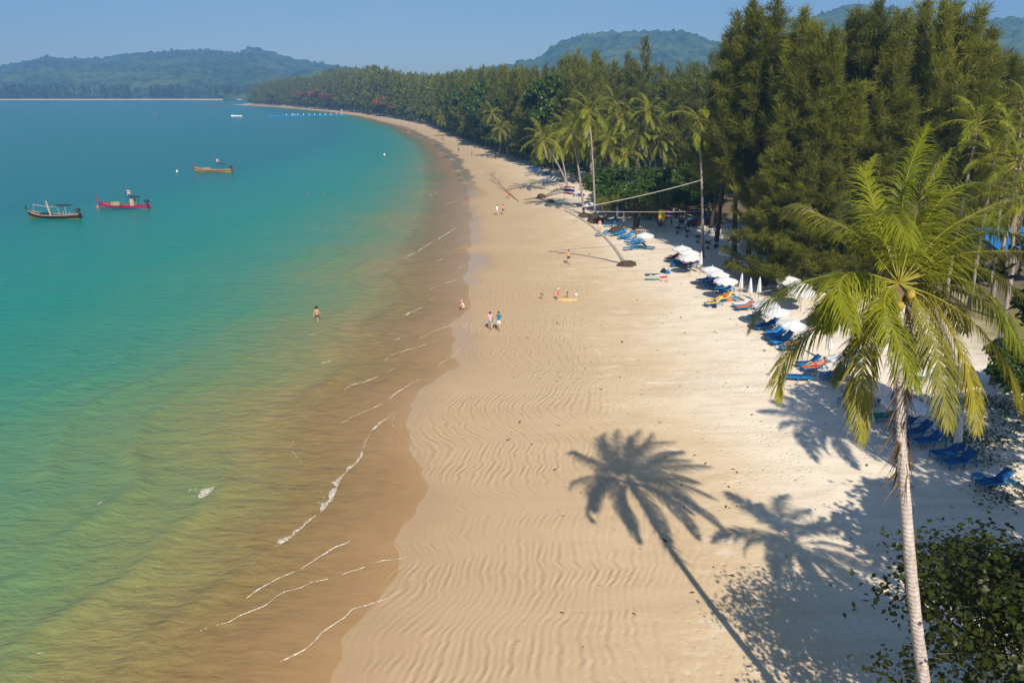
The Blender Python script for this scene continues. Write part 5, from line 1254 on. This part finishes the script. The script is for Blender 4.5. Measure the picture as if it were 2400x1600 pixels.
# ---- foam, sand litter, creeper
fr_ = np.random.default_rng(21); FV = []; FS = []
def foam_line(pts, w, gaps=.35, z=.035, world=None):
    """ragged ribbon of froth along a wave front, with flecks trailing to seaward"""
    W = world or [gp(px*1.0204, py*1.0204) for px, py in pts]
    for p in W: p.z = 0
    n = max(10, int(sum((W[i+1]-W[i]).length for i in range(len(W)-1))/.09))
    C, L = resample(W, n); q = np.arange(0, n+12, 5)
    nz = np.interp(np.arange(n), q, fr_.random(len(q)))*.65+np.interp(np.arange(n), np.arange(0, n+40, 17), fr_.random(len(np.arange(0, n+40, 17))))*.5
    k = np.clip((nz-gaps)/(1-gaps), 0, 1)*w*.75; env = np.minimum(1, np.minimum(np.arange(n), np.arange(n)[::-1])/max(3, n*.12)); k = k*env
    wob = np.interp(np.arange(n), np.arange(0, n+12, 6), fr_.normal(size=len(np.arange(0, n+12, 6))))*.06
    T = unit(np.gradient(C, axis=0)); S = np.stack([-T[:,1], T[:,0], 0*T[:,0]], 1); S = S*np.where(S[:,:1] > 0, -1, 1)   # seaward
    v = []
    for i in range(n):
        ww = max(k[i], .004)*fr_.uniform(.75, 1.25); c = C[i]+S[i]*wob[i]
        v += [c-S[i]*(.008+.1*k[i])*fr_.uniform(.4, 1.2)+np.array([0,0,z*.3]), c+S[i]*ww*.3+np.array([0,0,z+.12*k[i]]), c+S[i]*ww*fr_.uniform(.7, 1.3)+np.array([0,0,z*.4])]
    f = []
    for i in range(n-1):
        if k[i] < .004 and fr_.random() < .8: continue
        a = 3*i; f += [(a, a+1, a+4), (a, a+4, a+3), (a+1, a+2, a+5), (a+1, a+5, a+4)]
    if f: FS.append((np.array(v), np.array(f)))
    for i in range(n):
        for j in range(int(k[i]*8*fr_.random())): FV.append((C[i]+S[i]*k[i]*(.9+1.6*fr_.random())+np.array([0, fr_.normal()*.06, z]), .02+.035*fr_.random()))
for pts, w_, g_ in [([(640,1252),(700,1205),(750,1160),(775,1120),(790,1090),(825,1055),(845,1010),(870,975),(915,945)], .45, .3), ([(540,1315),(580,1293),(615,1265),(640,1252)], .25, .4), ([(400,1432),(440,1395),(500,1350),(540,1315)], .08, .6), ([(775,975),(830,950),(880,925),(930,890),(970,868)], .22, .35),
    ([(640,1525),(700,1490),(760,1440),(790,1415),(840,1390),(890,1375)], .10, .4), ([(460,1450),(530,1425),(600,1395),(650,1360),(720,1340),(790,1320),(860,1295),(945,1275)], .07, .45), ([(560,1375),(640,1330),(700,1300),(745,1270),(810,1240)], .12, .45),
    ([(925,595),(960,578),(985,562),(1010,548),(1035,532),(1055,518)], .45, .2), ([(930,725),(950,716),(970,706)], .3, .2), ([(905,618),(915,615)], .3, .2), ([(978,668),(1000,660),(1020,652),(1050,643)], .2, .35), ([(880,830),(910,812),(930,805),(960,797),(995,785)], .2, .35), ([(905,782),(920,778)], .25, .2), ([(735,835),(760,828)], .3, .2), ([(710,770),(725,766)], .35, .2),
    ([(830,880),(870,862),(910,845)], .1, .4), ([(1000,600),(1020,594)], .2, .3), ([(985,690),(1000,680),(1015,672)], .15, .4), ([(1020,470),(1050,462)], .25, .3), ([(985,450),(1010,440)], .25, .3), ([(1005,500),(1030,492)], .18, .3), ([(960,780),(1000,760),(1040,745)], .1, .4), ([(85,1503),(100,1497)], .2, .2), ([(225,1160),(240,1152)], .25, .2), ([(398,1425),(412,1416)], .35, .1), ([(1000,850),(1020,830),(1045,815),(1060,790)], .06, .4), ([(930,1340),(955,1290)], .03, .5)]:
    foam_line(pts, w_, g_)
sg = random.Random(4)
for k in range(-40, 40):
    for t in range(7):
        y0 = sg.uniform(20, 118); L_ = sg.uniform(1.5, 7.0); pts = []
        for q in range(7):
            yq = y0+L_*q/6
            dq = -8.0
            for it in range(12): dq += (k*4.6/2+2.3+sg.uniform(0, .0)) - float(wave_coord(dq, yq))
            pts.append((dq, yq))
        if not all(-9.5 < p[0] < -.8 for p in pts) or sg.random() < .45: continue
        foam_line([(0, 0)]*2, sg.choice([.04, .06, .10, .16, .26]), sg.uniform(.42, .66), world=[Vector((float(xs(p[1]))+p[0]+.05*math.sin(p[1]*3.1), p[1], 0)) for p in pts])
foam_line([(452,1145),(470,1140),(486,1130),(497,1115)], .95, .0); foam_line([(462,1138),(478,1130),(490,1120)], .5, .0)
foam_line([(640,1252),(655,1240),(668,1232)], .5, .05); foam_line([(668,1228),(690,1215),(700,1207)], .4, .1); foam_line([(735,1170),(760,1150),(772,1128)], .4, .1)
c_ = np.array([q[0] for q in FV]); s_ = np.array([q[1] for q in FV]); FS.append(leaves(c_, np.array([0,0,1.0])+fr_.normal(size=c_.shape)*.25, s_, fr_, elong=1.8))
v, f = joinvf(FS)
tag(link('sea_foam', np_mesh('sea_foam', v, f, MAT['foam'])), 'white foam along the small breaking waves', 'foam', kind='stuff')
lr = np.random.default_rng(22); LVs = []
for k in range(850):
    yy = lr.uniform(20, 100); dd = lr.triangular(12, 30, 40); x = float(xs(yy))+dd; LVs.append((x, yy, ground(x, yy)+.03))
for k in range(140):
    yy = lr.uniform(24, 70); x = float(xs(yy))+lr.uniform(5, 16); LVs.append((x, yy, ground(x, yy)+.02))
LVs = np.array(LVs); v, f = leaves(LVs, np.array([0,0,1.0])+lr.normal(size=LVs.shape)*.2, lr.gamma(2, .028, len(LVs)), lr, elong=3.0)
tag(link('leaf_litter', np_mesh('leaf_litter', v, f, MAT['litter_brown'])), 'dry brown leaves and twigs scattered on the sand', 'litter', kind='stuff')
CV = []
for k in range(46):
    px, py = lr.uniform(2180, 2420), lr.uniform(930, 1090) if k < 38 else lr.uniform(1100, 1260)
    if px < 2230 and py > 1010: continue
    if py > 1100: px = lr.uniform(2340, 2420)
    c = gp(px, py)
    for j in range(70):
        t = lr.normal(size=2)*np.array([.9, .55]); x, yy = c.x+t[0], c.y+t[1]; CV.append((x, yy, ground(x, yy)+.03+lr.random()*.10))
CV = np.array(CV); v, f = leaves(CV, np.array([0,0,1.0])+lr.normal(size=CV.shape)*.35, lr.uniform(.06, .17, len(CV)), lr)
tag(link('beach_creeper', np_mesh('beach_creeper', v, f, MAT['leaf_creeper'])), 'green creeper spreading over the sand behind the last loungers', 'creeper', kind='stuff')

# ---- air
hz = bpy.data.materials.new('haze'); hz.use_nodes = True; hz.node_tree.nodes.clear(); ho = hz.node_tree.nodes.new('ShaderNodeOutputMaterial'); hv = hz.node_tree.nodes.new('ShaderNodeVolumePrincipled')
hv.inputs['Color'].default_value = (.22,.52,1.0,1); hv.inputs['Density'].default_value = .00033; hv.inputs['Anisotropy'].default_value = 0.0
hz.node_tree.links.new(hv.outputs[0], ho.inputs['Volume'])
o = MB().box((-1000, 1900, 206), (7800, 4200, 428)).build('haze', hz); tag(o, 'thin blue haze in the air over the bay', 'haze', kind='stuff')
